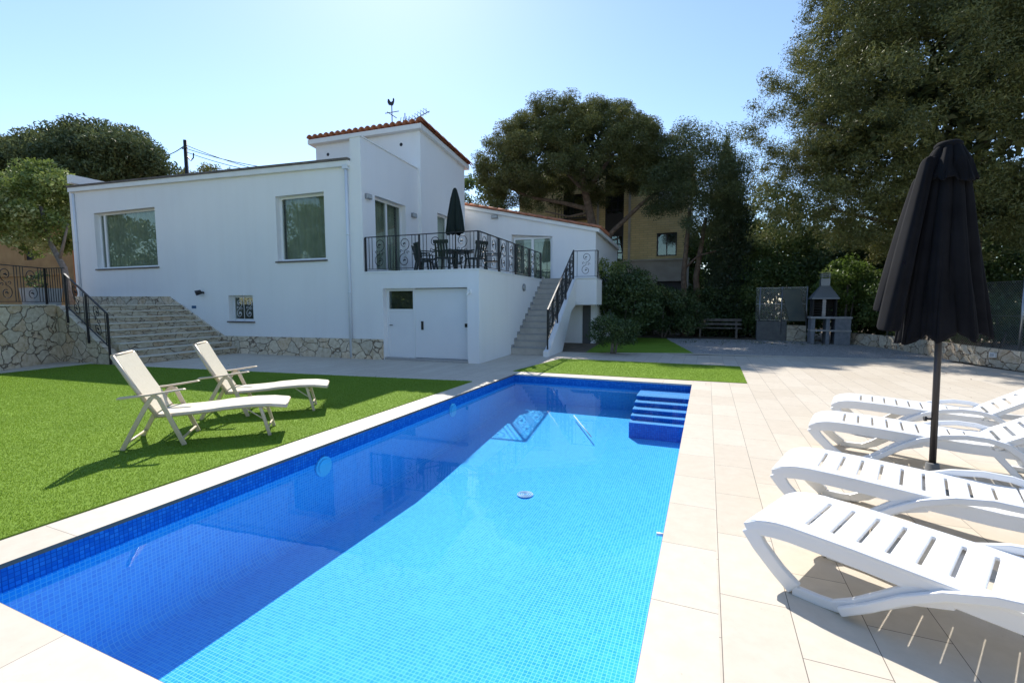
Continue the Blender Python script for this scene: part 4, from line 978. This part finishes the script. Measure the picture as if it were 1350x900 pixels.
def chainlink(t, A, B, h, z0, step=.075, r=.0026, name='wire_mesh'):
    A = Vector(A); B = Vector(B); d = (B-A); L = d.length; d.normalize(); b = MB(); n = int((L+h)/step)
    for sg in (1, -1):
        for i in range(n):
            s0 = i*step-(h if sg == 1 else 0); z_a, z_b = (0, h) ; xa, xb_ = (s0, s0+h) if sg == 1 else (s0, s0-h)
            # clip to 0..L
            ta, tb = 0.0, 1.0
            for lim, side in ((0, 1), (L, -1)):
                fa, fb = (xa-lim)*side, (xb_-lim)*side
                if fa < 0 and fb < 0: ta = 2; break
                if fa < 0: ta = max(ta, fa/(fa-fb))
                if fb < 0: tb = min(tb, fa/(fa-fb))
            if ta >= tb: continue
            p = A+d*(xa+(xb_-xa)*ta); q_ = A+d*(xa+(xb_-xa)*tb); p.z = z0+h*ta; q_.z = z0+h*tb
            b.bar(p, q_, r*2, r*2)
    for z in (0, h/2, h): b.bar((A.x,A.y,z0+z), (B.x,B.y,z0+z), .012, .012)
    return b.build(name, M['greymetal'], t)
t = thing('chain_link_fence', 'wire mesh fence with grey posts above the stone wall on the right', 'fence', (6.4,17.5,0)); OFFS[t.name] = (6.4,17.5,0)
FP = [(5.9,20.3),(6.45,17.6),(6.95,15.0),(7.75,12.3),(9.3,9.6)]
for p, q_ in zip(FP, FP[1:]): chainlink(t, (p[0],p[1],0), (q_[0],q_[1],0), 1.70, .40)
for p in FP: q = MB(); q.tube([(p[0],p[1],.2),(p[0],p[1],2.2)], .028, 10); q.build('post', M['greymetal'], t)
t = thing('chain_link_fence', 'wire fence section left of the barbecue on a low concrete wall', 'fence', (2.9,22.3,0)); OFFS[t.name] = (2.9,22.3,0)
chainlink(t, (1.9,22.35,0), (3.75,22.1,0), 1.35, .86)
for x in (2.05,2.85,3.72): q = MB(); q.tube([(x,22.35-(x-1.9)*.135,.3),(x,22.35-(x-1.9)*.135,2.25)], .028, 10); q.build('post', M['greymetal'], t)
b = MB(); b.box(1.95,3.05,22.2,22.5,0,.82); tag(b.build('concrete_wall', M['concrete']), 'low grey concrete wall left of the barbecue under the wire fence', 'wall')
b = MB(); b.box(3.052,3.72,22.05,22.3,0,.66); tag(b.build('rubble_wall', M['stone_low']), 'short sunlit reddish rubble wall directly left of the barbecue', 'wall')
b = MB(); b.prism([(2.80,2.12),(3.42,2.14),(3.68,.84),(3.10,.84)], 'y', 21.98, 22.03); BD = b.build('leaning_board', M['board']); tag(BD, 'faded slanting board leaning on the fence left of the barbecue', 'board')

# ------------------------------------------------------------------ apartment building behind the pines
ab = thing('apartment_building', 'yellow brick apartment building with a glazed stairwell behind the pines', 'building', (-5.5,30,0)); OFFS[ab.name] = (-5.5,30,0)
b = MB(); wins = [(-2.97,-1.80,4.42,5.82),(-2.97,-1.95,7.35,8.35),(-6.15,-4.98,4.2,9.6),(-8.9,-7.6,7.2,8.6)]
b.cells([-12,-8.9,-7.6,-6.15,-4.98,-2.97,-1.95,-1.80,-1.25], [30,30.3], [3.2,4.2,4.42,5.82,7.2,7.35,8.35,8.6,9.6,10.0], lambda x,y,z: not any(w[0]<x<w[1] and w[2]<z<w[3] for w in wins)); b.build('brick_wall', M['yellow_brick'], ab)
b = MB(); b.box(-12,-1.25,30.3,40,0,9.9); b.build('inner_block', M['interior'], ab)
b = MB(); b.cells([-12,-2.9,-1.5,-1.1],[29.9,30.28],[0,.1,2.9,4.15],lambda x,y,z: not (-2.9<x<-1.5 and z<2.9)); b.build('ground_floor_wall', M['grey_render'], ab)
b = MB(); b.box(-5.0,-1.05,29.8,30.0,4.15,4.25); b.build('ledge', M['grey_render'], ab)
b = MB(); b.box(-12.3,-1.0,29.8,40.3,10.0,10.2); b.build('roof', M['terracotta'], ab)
for x in (-6.6,-4.62): q = MB(); q.box(x-.07,x+.07,29.93,30.0,4.26,9.98); q.build('pilaster', M['grey_render'], ab)
def awin(w, nx, nz, nm='window'):
    x0,x1,z0,z1 = w; f = MB(); f.box(x0,x0+.08,30.08,30.16,z0,z1); f.box(x1-.08,x1,30.08,30.16,z0,z1); f.box(x0+.08,x1-.08,30.08,30.16,z0,z0+.08); f.box(x0+.08,x1-.08,30.08,30.16,z1-.08,z1)
    for i in range(1,nx): x = x0+(x1-x0)*i/nx; f.box(x-.035,x+.035,30.085,30.155,z0+.08,z1-.08)
    for i in range(1,nz): z = z0+(z1-z0)*i/nz; f.box(x0+.08,x1-.08,30.09,30.15,z-.035,z+.035)
    F = f.build(nm, M['darkmetal'], ab); g = MB(); g.box(x0+.02,x1-.02,30.12,30.13,z0+.02,z1-.02); g.build('pane', M['glass'], F); return F
awin(wins[0],2,1); awin(wins[2],3,10,'stairwell_window'); awin(wins[3],2,1)
b = MB(); b.box(-2.9,-2.02,30.05,30.1,7.42,8.3); b.build('closed_shutter', M['shutter'], ab)
b = MB(); b.box(-6.07,-5.06,30.02,30.07,5.85,7.2); b.build('spandrel', M['soot'], ab)
b = MB(); b.box(-9.2,-7.2,29.2,30,6.9,7.0); [b.box(-9.2+.2*i,-9.17+.2*i,29.2,29.23,7.0,7.9) for i in range(11)]; b.box(-9.2,-7.17,29.19,29.24,7.9,7.95); b.build('balcony', M['darkmetal'], ab)
# ochre house on the left, behind the garden terrace
oh = thing('ochre_house', 'low ochre house beyond the upper garden at the left edge', 'house', (-46,21,0), frame='H')
b = MB(); b.cells([-60,-46.6,-45.4,-38.2],[21,21.4],[0,4.9,6.3,7.4],lambda x,y,z: not (-46.6<x<-45.4 and 4.9<z<6.3)); b.build('wall', M['orange_wall'], oh)
b = MB(); b.box(-46.6,-45.4,21.15,21.2,4.9,6.3); b.build('window', M['soot'], oh)
b = MB(); b.add([(-60.4,20.3,7.4),(-37.8,20.3,7.4),(-37.8,26,9.2),(-60.4,26,9.2),(-60.4,20.3,7.25),(-37.8,20.3,7.25),(-37.8,26,9.05),(-60.4,26,9.05)],[(0,1,2,3),(7,6,5,4),(0,4,5,1),(1,5,6,2),(2,6,7,3),(3,7,4,0)]); b.build('roof', M['terracotta'], oh)
b = MB(); b.box(-60,-38.2,18.9,19.1,0,3.5); b.box(-60,-38.2,18.8,19.2,3.5,3.62)
tag(b.build('garden_wall', M['orange_wall']), 'ochre garden wall seen through the railing at the far left', 'wall'); bpy.data.objects['garden_wall'].rotation_euler = (0,0,TH)
b = MB(); b.box(-27.9,-24.5,14.4,14.5,1.5,4.2); [b.box(-27.9+.28*i,-27.86+.28*i,14.37,14.4,1.5,4.2) for i in range(13)]
o = b.build('wooden_gate', M['redwood']); o.rotation_euler = (0,0,TH); tag(o, 'orange wooden gate beside the left end wall of the white house', 'gate')
t = thing('planter', 'square terracotta planter with a leafy plant on the upper garden terrace', 'planter', (-20.6,9.6,1.545), frame='H')
b = MB(); b.add([(-20.95,9.3,1.545),(-20.25,9.3,1.545),(-20.25,10,1.545),(-20.95,10,1.545),(-21.0,9.25,2.15),(-20.2,9.25,2.15),(-20.2,10.05,2.15),(-21.0,10.05,2.15)],[(0,3,2,1),(4,5,6,7),(0,1,5,4),(1,2,6,5),(2,3,7,6),(3,0,4,7)]); b.build('pot', M['threshold'], t)
C, R = ball_clumps(8, (-20.6,9.65,2.4), (.4,.4,.28), .12, .22, 4); leaves('foliage', C, R, 1500, .11, M['leaf_mid'], t, aspect=3)

# ------------------------------------------------------------------ utility pole
t = thing('utility_pole', 'dark utility pole with sagging wires behind the left part of the roof', 'utility pole', (-41.2,30,0), frame='H')
q = MB(); q.tube([(-41.2,30,0),(-41.2,30,15.9)], [.20,.15], 10); q.build('pole', M['darkmetal'], t)
q = MB(); q.tube([(-41.2,30,14.6),(-40.6,30,14.1),(-40.3,30,14.3),(-40.25,30,14.7)], .05, 6); q.tube([(-41.5,29.9,15.2),(-40.9,29.9,15.2)], .06, 6); q.build('bracket', M['darkmetal'], t)
q = MB()
def wire(a, c, sag): q.tube([(a[0]+(c[0]-a[0])*s, a[1]+(c[1]-a[1])*s, a[2]+(c[2]-a[2])*s-sag*4*s*(1-s)) for s in [i/12 for i in range(13)]], .035, 4)
wire((-41.2,30,15.5),(-50,33,16.4),.4); wire((-41.2,30,15.2),(-25,36,13.5),1.0); wire((-41.2,30,14.9),(-26,34,12.3),.8); wire((-41.2,30,15.5),(-29,30,11.6),.3); q.build('wires', M['darkmetal'], t)

# ------------------------------------------------------------------ vegetation
def trunk_tree(name, label, base, cat='tree', group=None, frame='W'):
    t = thing(name, label, cat, base, group=group, frame=frame); OFFS[t.name] = tuple(base); return t
def limbs(t, paths, m_, nm='trunk'):
    q = MB()
    for pts, r0, r1 in paths:
        n = len(pts); P = []; 
        for i in range(n-1):                     # smooth the polyline a little
            for s in (0,.5): P.append(tuple(pts[i][k]+(pts[i+1][k]-pts[i][k])*s for k in range(3)))
        P.append(pts[-1]); q.tube(P, [r0+(r1-r0)*i/(len(P)-1) for i in range(len(P))], 9)
    return q.build(nm, m_, t)
# umbrella pine behind the house
t = trunk_tree('umbrella_pine', 'broad umbrella pine with a forked trunk in front of the yellow building', (-5.3,25,0))
limbs(t, [([(-5.35,25,0),(-5.45,25,2.5),(-5.5,25,4.6)],.34,.28), ([(-5.5,25,4.4),(-5.9,25,6.2),(-6.25,25.1,7.6),(-6.6,25.2,9.6)],.27,.12), ([(-5.45,25,4.5),(-4.6,24.9,5.4),(-3.3,24.7,6.5),(-2.0,24.6,7.4)],.16,.07),
          ([(-6.1,25,6.6),(-7.4,24.8,7.0),(-9.2,24.6,7.4),(-10.4,24.4,8.0)],.13,.05), ([(-6.2,25,7.4),(-5.2,24.8,8.6),(-4.2,24.8,9.8)],.14,.05), ([(-6.3,25,7.6),(-7.6,25.3,9.0),(-8.6,25.5,10)],.12,.05), ([(-6.0,25,6.4),(-7.0,24.6,6.2),(-8.2,24.2,6.5)],.07,.03)], M['bark'])
C, R = ball_clumps(560, (-6.9,25,8.7), (5.1,4.2,3.35), .28, .62, 2, inner=.62, zmin=-.35, bumpy=.08)
rng = np.random.default_rng(8)
lo = np.stack([rng.uniform(-12,-2.6,70), rng.uniform(22.5,27,70), rng.uniform(6.6,8.6,70)],1); lo = lo[(lo[:,2] > 7.6) | (lo[:,0] < -8.3)]
C = np.vstack([C, lo, [[-12.2,24.5,7.1],[-11.6,24.3,6.3],[-11.1,24.2,7.0],[-11.9,24.0,5.6],[-10.8,24,5.8]]]); R = np.concatenate([R, rng.uniform(.3,.55,len(lo)), [.6,.6,.7,.5,.5]])
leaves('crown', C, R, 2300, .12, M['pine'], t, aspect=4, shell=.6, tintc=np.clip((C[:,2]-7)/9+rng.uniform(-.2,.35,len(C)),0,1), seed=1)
C, R = ball_clumps(130, (-6.9,25,9.0), (4.2,3.4,2.3), .5, .9, 78, inner=.1, zmin=-.3); leaves('inner_leaf_blockers', C, R, 130, .28, M['pine_dark'], t, aspect=2.5, seed=67)  # large dark leaves added inside the crown to block sky showing through
# dark pine to the right of it
t = trunk_tree('pine_tree', 'dark green pine with thin trunks right of the umbrella pine', (-.9,24,0))
limbs(t, [([(-1.0,24,0),(-1.1,24,3),(-.9,24,6)],.17,.08), ([(-.35,24.3,0),(-.55,24.3,2.8),(-.2,24.2,5.6)],.20,.08), ([(-1.08,24,3.2),(-.5,24,3.8),(.3,24,4.0)],.06,.03)], M['bark'])
C, R = ball_clumps(230, (-.7,24,7.1), (2.5,1.8,2.6), .35, .75, 5, inner=.3, bumpy=.15); k = (C[:,2] > 6.0) | (C[:,0] > -1.0); C, R = C[k], R[k]; leaves('crown', C, R, 1000, .11, M['pine_dark'], t, aspect=3.5, seed=2)
t = trunk_tree('cypress', 'tall dark cypress column right of the pines', (.95,25,0)); limbs(t, [([(.95,25,0),(.95,25,6)],.18,.08)], M['bark'])
zz = np.linspace(.3,8.6,110); rr = np.interp(zz,[0,1.5,5,7,8.6],[.9,1.15,1.05,.65,.08]); aa = RNG.uniform(0,6.28,110); C = np.stack([.9+.55*rr*np.cos(aa)-(zz>6.5)*.25, 25+.6*rr*np.sin(aa), zz],1); leaves('crown', C, .35+.28*rr, 1100, .12, M['cypress'], t, aspect=2.5, squash=(1,1,1.3), seed=3)
t = trunk_tree('cypress', 'slim pointed cypress tip rising behind the dark pine', (.75,30,0)); limbs(t, [([(.75,30,0),(.75,30,8)],.15,.05)], M['bark'])
zz = np.linspace(1,11.0,80); rr = np.interp(zz,[0,8,11.0],[.7,.5,.06]); aa = RNG.uniform(0,6.28,80); C = np.stack([.75+.4*rr*np.cos(aa), 30+.4*rr*np.sin(aa), zz],1); leaves('crown', C, .2+.35*rr, 1300, .12, M['cypress'], t, aspect=2.5, squash=(1,1,1.5), seed=4)
t = trunk_tree('leafy_tree', 'light green tree behind the wing roof, left of the umbrella pine', (-14.8,28,0)); limbs(t, [([(-14.8,28,0),(-14.7,28,8)],.2,.08)], M['bark_grey'])
C, R = ball_clumps(45, (-14.3,28,8.0), (1.9,1.6,2.6), .35, .7, 6, bumpy=.2); leaves('crown', C, R, 520, .17, M['leaf_mid'], t, aspect=1.7, seed=5)
# big pine on the right
t = trunk_tree('pine_tree', 'huge pine filling the upper right corner behind the black parasol', (8.2,20.6,0))
limbs(t, [([(8.2,20.6,0),(8.2,20.8,4),(8.3,20.8,8)],.36,.12), ([(8.2,20.7,3.2),(5.6,19.4,4.2),(3.6,18.6,4.7)],.12,.03), ([(8.2,20.8,5),(5,18.5,6.6),(2.8,18,7.4)],.16,.05), ([(8.2,20.8,6),(9.5,19.8,7.5),(11.0,19.2,8.2)],.13,.05)], M['bark'])
C, R = ball_clumps(1500, (7.4,18.6,8.4), (5.6,3.9,5.4), .28, .62, 7, inner=.55, bumpy=.16)
rng = np.random.default_rng(9); k = ~((C[:,2] < 3.6) & (C[:,0] < 5)); C, R = C[k], R[k]
ex = np.array([[2.3,18.6,6.0],[3.0,18.6,6.6],[2.6,18.8,5.3],[3.6,18.6,5.6],[4.4,18.4,5.0],[3.9,18.6,6.3],[1.8,18.4,5.7],[4.9,18.4,4.3],[3.4,18.7,4.9],[1.9,18.2,4.9],[2.4,18.4,4.7],[3.3,18.2,4.0],[4.2,18.3,4.1],[2.0,18,4.3],[2.5,18,4.0],[3.1,18,4.2],[1.7,18,5.0],[3.6,18,3.7],[2.2,18.2,5.4],[4.4,18,3.5],[1.7,18,4.0],[5.2,18.2,3.3],[2.9,18,5.0]]); 
C = np.vstack([C, ex+rng.normal(0,.1,ex.shape)]); R = np.concatenate([R, rng.uniform(.4,.7,len(ex))])
leaves('crown', C, R, 2100, .09, M['pine'], t, aspect=4, shell=.7, tintc=np.clip(rng.uniform(0,.8,len(C)),0,1), seed=6)
C, R = ball_clumps(260, (7.6,18.9,8.6), (4.7,3.0,4.6), .6, 1.0, 77, inner=.1); leaves('inner_leaf_blockers', C, R, 110, .30, M['pine_dark'], t, aspect=2.5, seed=66)  # added core of oversized dark leaves that makes the crown opaque
# hedge and shrubs
def shrub(name, label, c, rad, n, r0, r1, leaf, m_, per=900, cat='shrub', seed=0, aspect=1.8, stem=True, group=None, zmin=-.6, frame='W'):
    base = (c[0], c[1], 0 if frame == 'W' else 1.5); t = trunk_tree(name, label, base, cat, group, frame)
    if stem: limbs(t, [([(c[0],c[1],base[2]),(c[0]+.05,c[1],c[2]+rad[2]*.3)],.06,.03), ([(c[0]+.1,c[1],base[2]),(c[0]+.3*rad[0],c[1],c[2])],.04,.02)], M['bark_grey'], 'stem')
    C, R = ball_clumps(n, c, rad, r0, r1, seed, zmin=zmin, bumpy=.12); C[:,2] = np.maximum(C[:,2], base[2]+R*.5); leaves('foliage', C, R, per, leaf, m_, t, aspect=aspect, seed=seed); return t
rng = np.random.default_rng(12); n = 330
C = np.stack([rng.uniform(-4.8,2.4,n), rng.uniform(24.0,25.0,n), rng.uniform(.1,2.3,n)],1); t = trunk_tree('hedge', 'long dark clipped hedge behind the wooden bench', (-1.2,24.5,0), 'hedge'); leaves('foliage', C, rng.uniform(.3,.5,n), 900, .10, M['leaf_dark'], t, aspect=1.6, seed=7)
shrub('viburnum_shrub', 'tall rounded shrub with pale leaf tips beside the end of the white wing', (-3.15,19.7,1.7), (1.35,1.1,1.5), 90, .3, .5, .10, M['leaf_dark'], 1000, seed=11)
C, R = ball_clumps(26, (-3.9,19.3,3.0), (.7,.5,.35), .14, .25, 3); leaves('blossom', C, R, 1300, .08, M['blossom'], bpy.data.objects['viburnum_shrub'], aspect=1.5, seed=8)
shrub('low_shrub', 'small dark shrub at the foot of the terrace staircase', (-2.75,14.75,.62), (.72,.5,.58), 54, .16, .28, .06, M['leaf_dark'], 2600, seed=13)
shrub('broad_shrub', 'broad dark shrub filling the space between the wing end and the bench', (-1.9,22.4,1.1), (1.9,.9,1.2), 120, .28, .45, .09, M['leaf_dark'], 1000, seed=45)
shrub('leafy_shrub', 'bright green leafy shrub right behind the barbecue', (5.0,22.0,2.0), (.95,.8,1.2), 70, .25, .42, .10, M['leaf_light'], 900, seed=14)
shrub('leafy_shrub', 'reddish green shrub between the barbecue and the black parasol', (6.7,21.0,1.7), (1.4,.9,1.4), 110, .28, .45, .10, M['leaf_mid'], 900, seed=15)
shrub('leafy_shrub', 'green climbing leaves overhanging the wire fence on the right', (7.6,17.6,1.0), (1.0,2.0,.75), 110, .22, .38, .085, M['leaf_mid'], 1100, seed=16)
shrub('leafy_shrub', 'low bright ground cover shrub behind the stone wall near the right edge', (8.0,13.6,.75), (.8,2.6,.4), 90, .18, .3, .07, M['leaf_light'], 1300, seed=17)
shrub('leafy_tree', 'green broadleaf tree behind the wire fence left of the barbecue', (3.0,26.0,3.7), (2.6,1.5,3.3), 230, .35, .6, .13, M['leaf_mid'], 560, cat='tree', seed=18)
shrub('leafy_tree', 'sunlit broadleaf tree far behind between the yellow building and the cypress', (.2,33,3.8), (2.6,1.5,3.0), 120, .4, .7, .17, M['leaf_light'], 420, cat='tree', seed=19)
shrub('broadleaf_mass', 'dark broadleaf tree behind the shrubs at the right', (9.5,24.5,3.6), (5.5,1.6,3.4), 230, .5, .8, .16, M['leaf_dark'], 420, cat='tree', seed=20)
n = 420; C = np.stack([rng.uniform(1.6,13,n), rng.uniform(23.2,24.6,n), rng.uniform(.1,3.2,n)],1); t = trunk_tree('hedge', 'dense green hedge behind the barbecue and the wire fence', (6,24,0), 'hedge'); leaves('foliage', C, rng.uniform(.35,.6,n), 650, .11, M['leaf_mid'], t, aspect=1.6, seed=41)
n = 420; C = np.stack([rng.uniform(-20,26,n), rng.uniform(38,44,n), rng.uniform(.2,6.5,n)],1); t = trunk_tree('far_hedge', 'distant mass of trees closing the view behind the garden', (3,41,0), 'trees'); o = leaves('foliage', C, rng.uniform(.9,1.6,n), 120, .3, M['leaf_dark'], t, aspect=1.6, seed=42)
shrub('leafy_shrub', 'leafy climber low behind the stone wall between barbecue and parasol', (6.6,19.4,.95), (.75,1.5,.7), 80, .22, .36, .09, M['leaf_mid'], 1200, seed=43)
n = 1000; C = np.stack([rng.uniform(-80,16,n), rng.uniform(-10.5,-9,n), rng.uniform(.3,1,n)],1); C[:,2] *= np.where(C[:,0] < -24, 10.5+3.5*np.sin(C[:,0]*.45)+1.5*np.sin(C[:,0]*1.7), 4.0); t = trunk_tree('hedge', 'tall garden hedge behind the camera, seen only as a reflection in the windows', (-5,-9.7,0), 'hedge'); leaves('foliage', C, rng.uniform(.8,1.4,n), 120, .28, M['leaf_mid'], t, aspect=1.6, seed=44)
# left side: flowering tree and pines behind the house
t = trunk_tree('flowering_tree', 'light green flowering tree at the left edge above the garden railing', (-29.0,14.5,1.5), frame='H')
limbs(t, [([(-28.6,14.5,1.5),(-28.9,14.5,3.4),(-29.8,14.5,4.6),(-30.4,14.5,6.5)],.17,.07), ([(-29.2,14.5,3.8),(-28.3,14.5,5.5)],.08,.04), ([(-29.4,14.5,4.2),(-31.5,14.6,6.2)],.08,.04)], M['bark_grey'])
C, R = ball_clumps(170, (-31.6,14.6,6.5), (3.3,2.3,2.4), .35, .7, 21, bumpy=.12); leaves('crown', C, R, 700, .15, M['blossom'], t, aspect=1.6, seed=21)
t = trunk_tree('umbrella_pine', 'wide dark umbrella pine behind the left end of the white house', (-54,30,0), frame='H')
limbs(t, [([(-54,30,0),(-54,30,7),(-53,30,12)],.5,.3), ([(-53.4,30,10),(-46,29.5,13.5)],.25,.1), ([(-53.8,30,9),(-60,30,13)],.25,.1)], M['bark'])
C, R = ball_clumps(300, (-59.5,30,14.2), (14.5,5,4.6), .9, 1.8, 22, inner=.5, zmin=-.35, bumpy=.06); leaves('crown', C, R, 230, .34, M['pine_dark'], t, aspect=3, seed=22)
t = trunk_tree('pine_tree', 'small round pine crown showing above the roof beside the utility pole', (-42.5,33,0), frame='H'); limbs(t, [([(-42.5,33,0),(-42.5,33,11)],.25,.12)], M['bark'])
C, R = ball_clumps(60, (-43.3,33,12.9), (3.6,2,1.7), .5, .9, 23, bumpy=.15); leaves('crown', C, R, 330, .26, M['pine'], t, aspect=3, seed=23)
t = trunk_tree('evergreen_tree', 'dark evergreen tree filling the gap at the far left edge', (-50,24,0), frame='H'); limbs(t, [([(-50,24,0),(-50,24,8)],.3,.1)], M['bark'])
C, R = ball_clumps(120, (-52,24.5,9.5), (7,2,3.4), .6, 1.2, 24, bumpy=.1); leaves('crown', C, R, 260, .26, M['leaf_dark'], t, aspect=1.8, seed=24)
# dry leaves and dark twigs scattered on the ground by the low wall
def litter(name, n, x0, x1, y0, y1, z, seed, m_):
    r_ = np.random.default_rng(seed); n = max(3, n//4); C = np.stack([r_.uniform(x0,x1,n), r_.uniform(y0,y1,n), np.full(n,z)],1)
    leaves(name, C, np.full(n,1.2), .1, .035, m_, None, stuff=True, squash=(1,1,.004), flat=.1, seed=seed)
M['dry_leaf'] = leafmat('dry_leaves', (.10,.07,.03), (.22,.15,.07), (.42,.34,.2), .1)
litter('fallen_leaves', 22, -14, -4.5, .5, 7.6, .030, 61, M['dry_leaf']); litter('fallen_leaves', 12, .2, 6, 2, 14, .006, 62, M['dry_leaf'])
rng = np.random.default_rng(31); n = 260
x = rng.uniform(-1,6,n); y = 21+rng.normal(0,.6,n)+.2*(x-3)
C = np.stack([x,y,np.full(n,.02)],1); leaves('fallen_leaves', C, np.full(n,.1), 500, .05, M['leaf_mid'], None, stuff=True, squash=(1,1,.1), seed=31)

# ------------------------------------------------------------------ camera, sun, sky
cam = bpy.data.cameras.new('camera'); cam.sensor_fit = 'HORIZONTAL'; cam.sensor_width = 36; cam.lens = 614.14/1350*36; cam.clip_end = 3000; cam.clip_start = .05
co = bpy.data.objects.new('camera', cam); COL.objects.link(co); sc.camera = co
yaw, pit, rol = .39646, .08210, -.00263
f = Vector((-math.sin(yaw)*math.cos(pit), math.cos(yaw)*math.cos(pit), -math.sin(pit)))
r = Vector((math.cos(yaw), math.sin(yaw), 0)); u = r.cross(f)
r2 = r*math.cos(rol)-u*math.sin(-rol)*-1; 
r2 = r*math.cos(rol)+u*math.sin(rol); u2 = u*math.cos(rol)-r*math.sin(rol)
m4 = Matrix(((r2.x,u2.x,-f.x,0),(r2.y,u2.y,-f.y,0),(r2.z,u2.z,-f.z,1.6),(0,0,0,1))); co.matrix_world = m4
SD = Vector((-.640,.860,1.0)).normalized()
sl_ = bpy.data.lights.new('sun', 'SUN'); sl_.energy = 4.3; sl_.angle = math.radians(.5); sl_.color = (1,.95,.87)
so = bpy.data.objects.new('sun', sl_); COL.objects.link(so); so.rotation_euler = SD.to_track_quat('Z', 'Y').to_euler()
w = bpy.data.worlds.new('World'); sc.world = w; w.use_nodes = True; nt = w.node_tree
bg = nt.nodes['Background']; sk = nt.nodes.new('ShaderNodeTexSky'); sk.sky_type = 'NISHITA'; sk.sun_disc = False
sk.sun_elevation = math.asin(SD.z); sk.sun_rotation = math.atan2(SD.x, SD.y); sk.air_density = 1.0; sk.dust_density = .18; sk.ozone_density = 2.6; sk.altitude = 50
nt.links.new(sk.outputs[0], bg.inputs[0]); bg.inputs[1].default_value = .132
sc.view_settings.view_transform = 'Standard'; sc.view_settings.look = 'None'; sc.view_settings.exposure = .74; sc.view_settings.gamma = 1
sc.cycles.use_denoising = True; sc.cycles.max_bounces = 8; sc.cycles.transparent_max_bounces = 16; sc.cycles.caustics_reflective = False; sc.cycles.caustics_refractive = False
sc.cycles.sample_clamp_indirect = 6
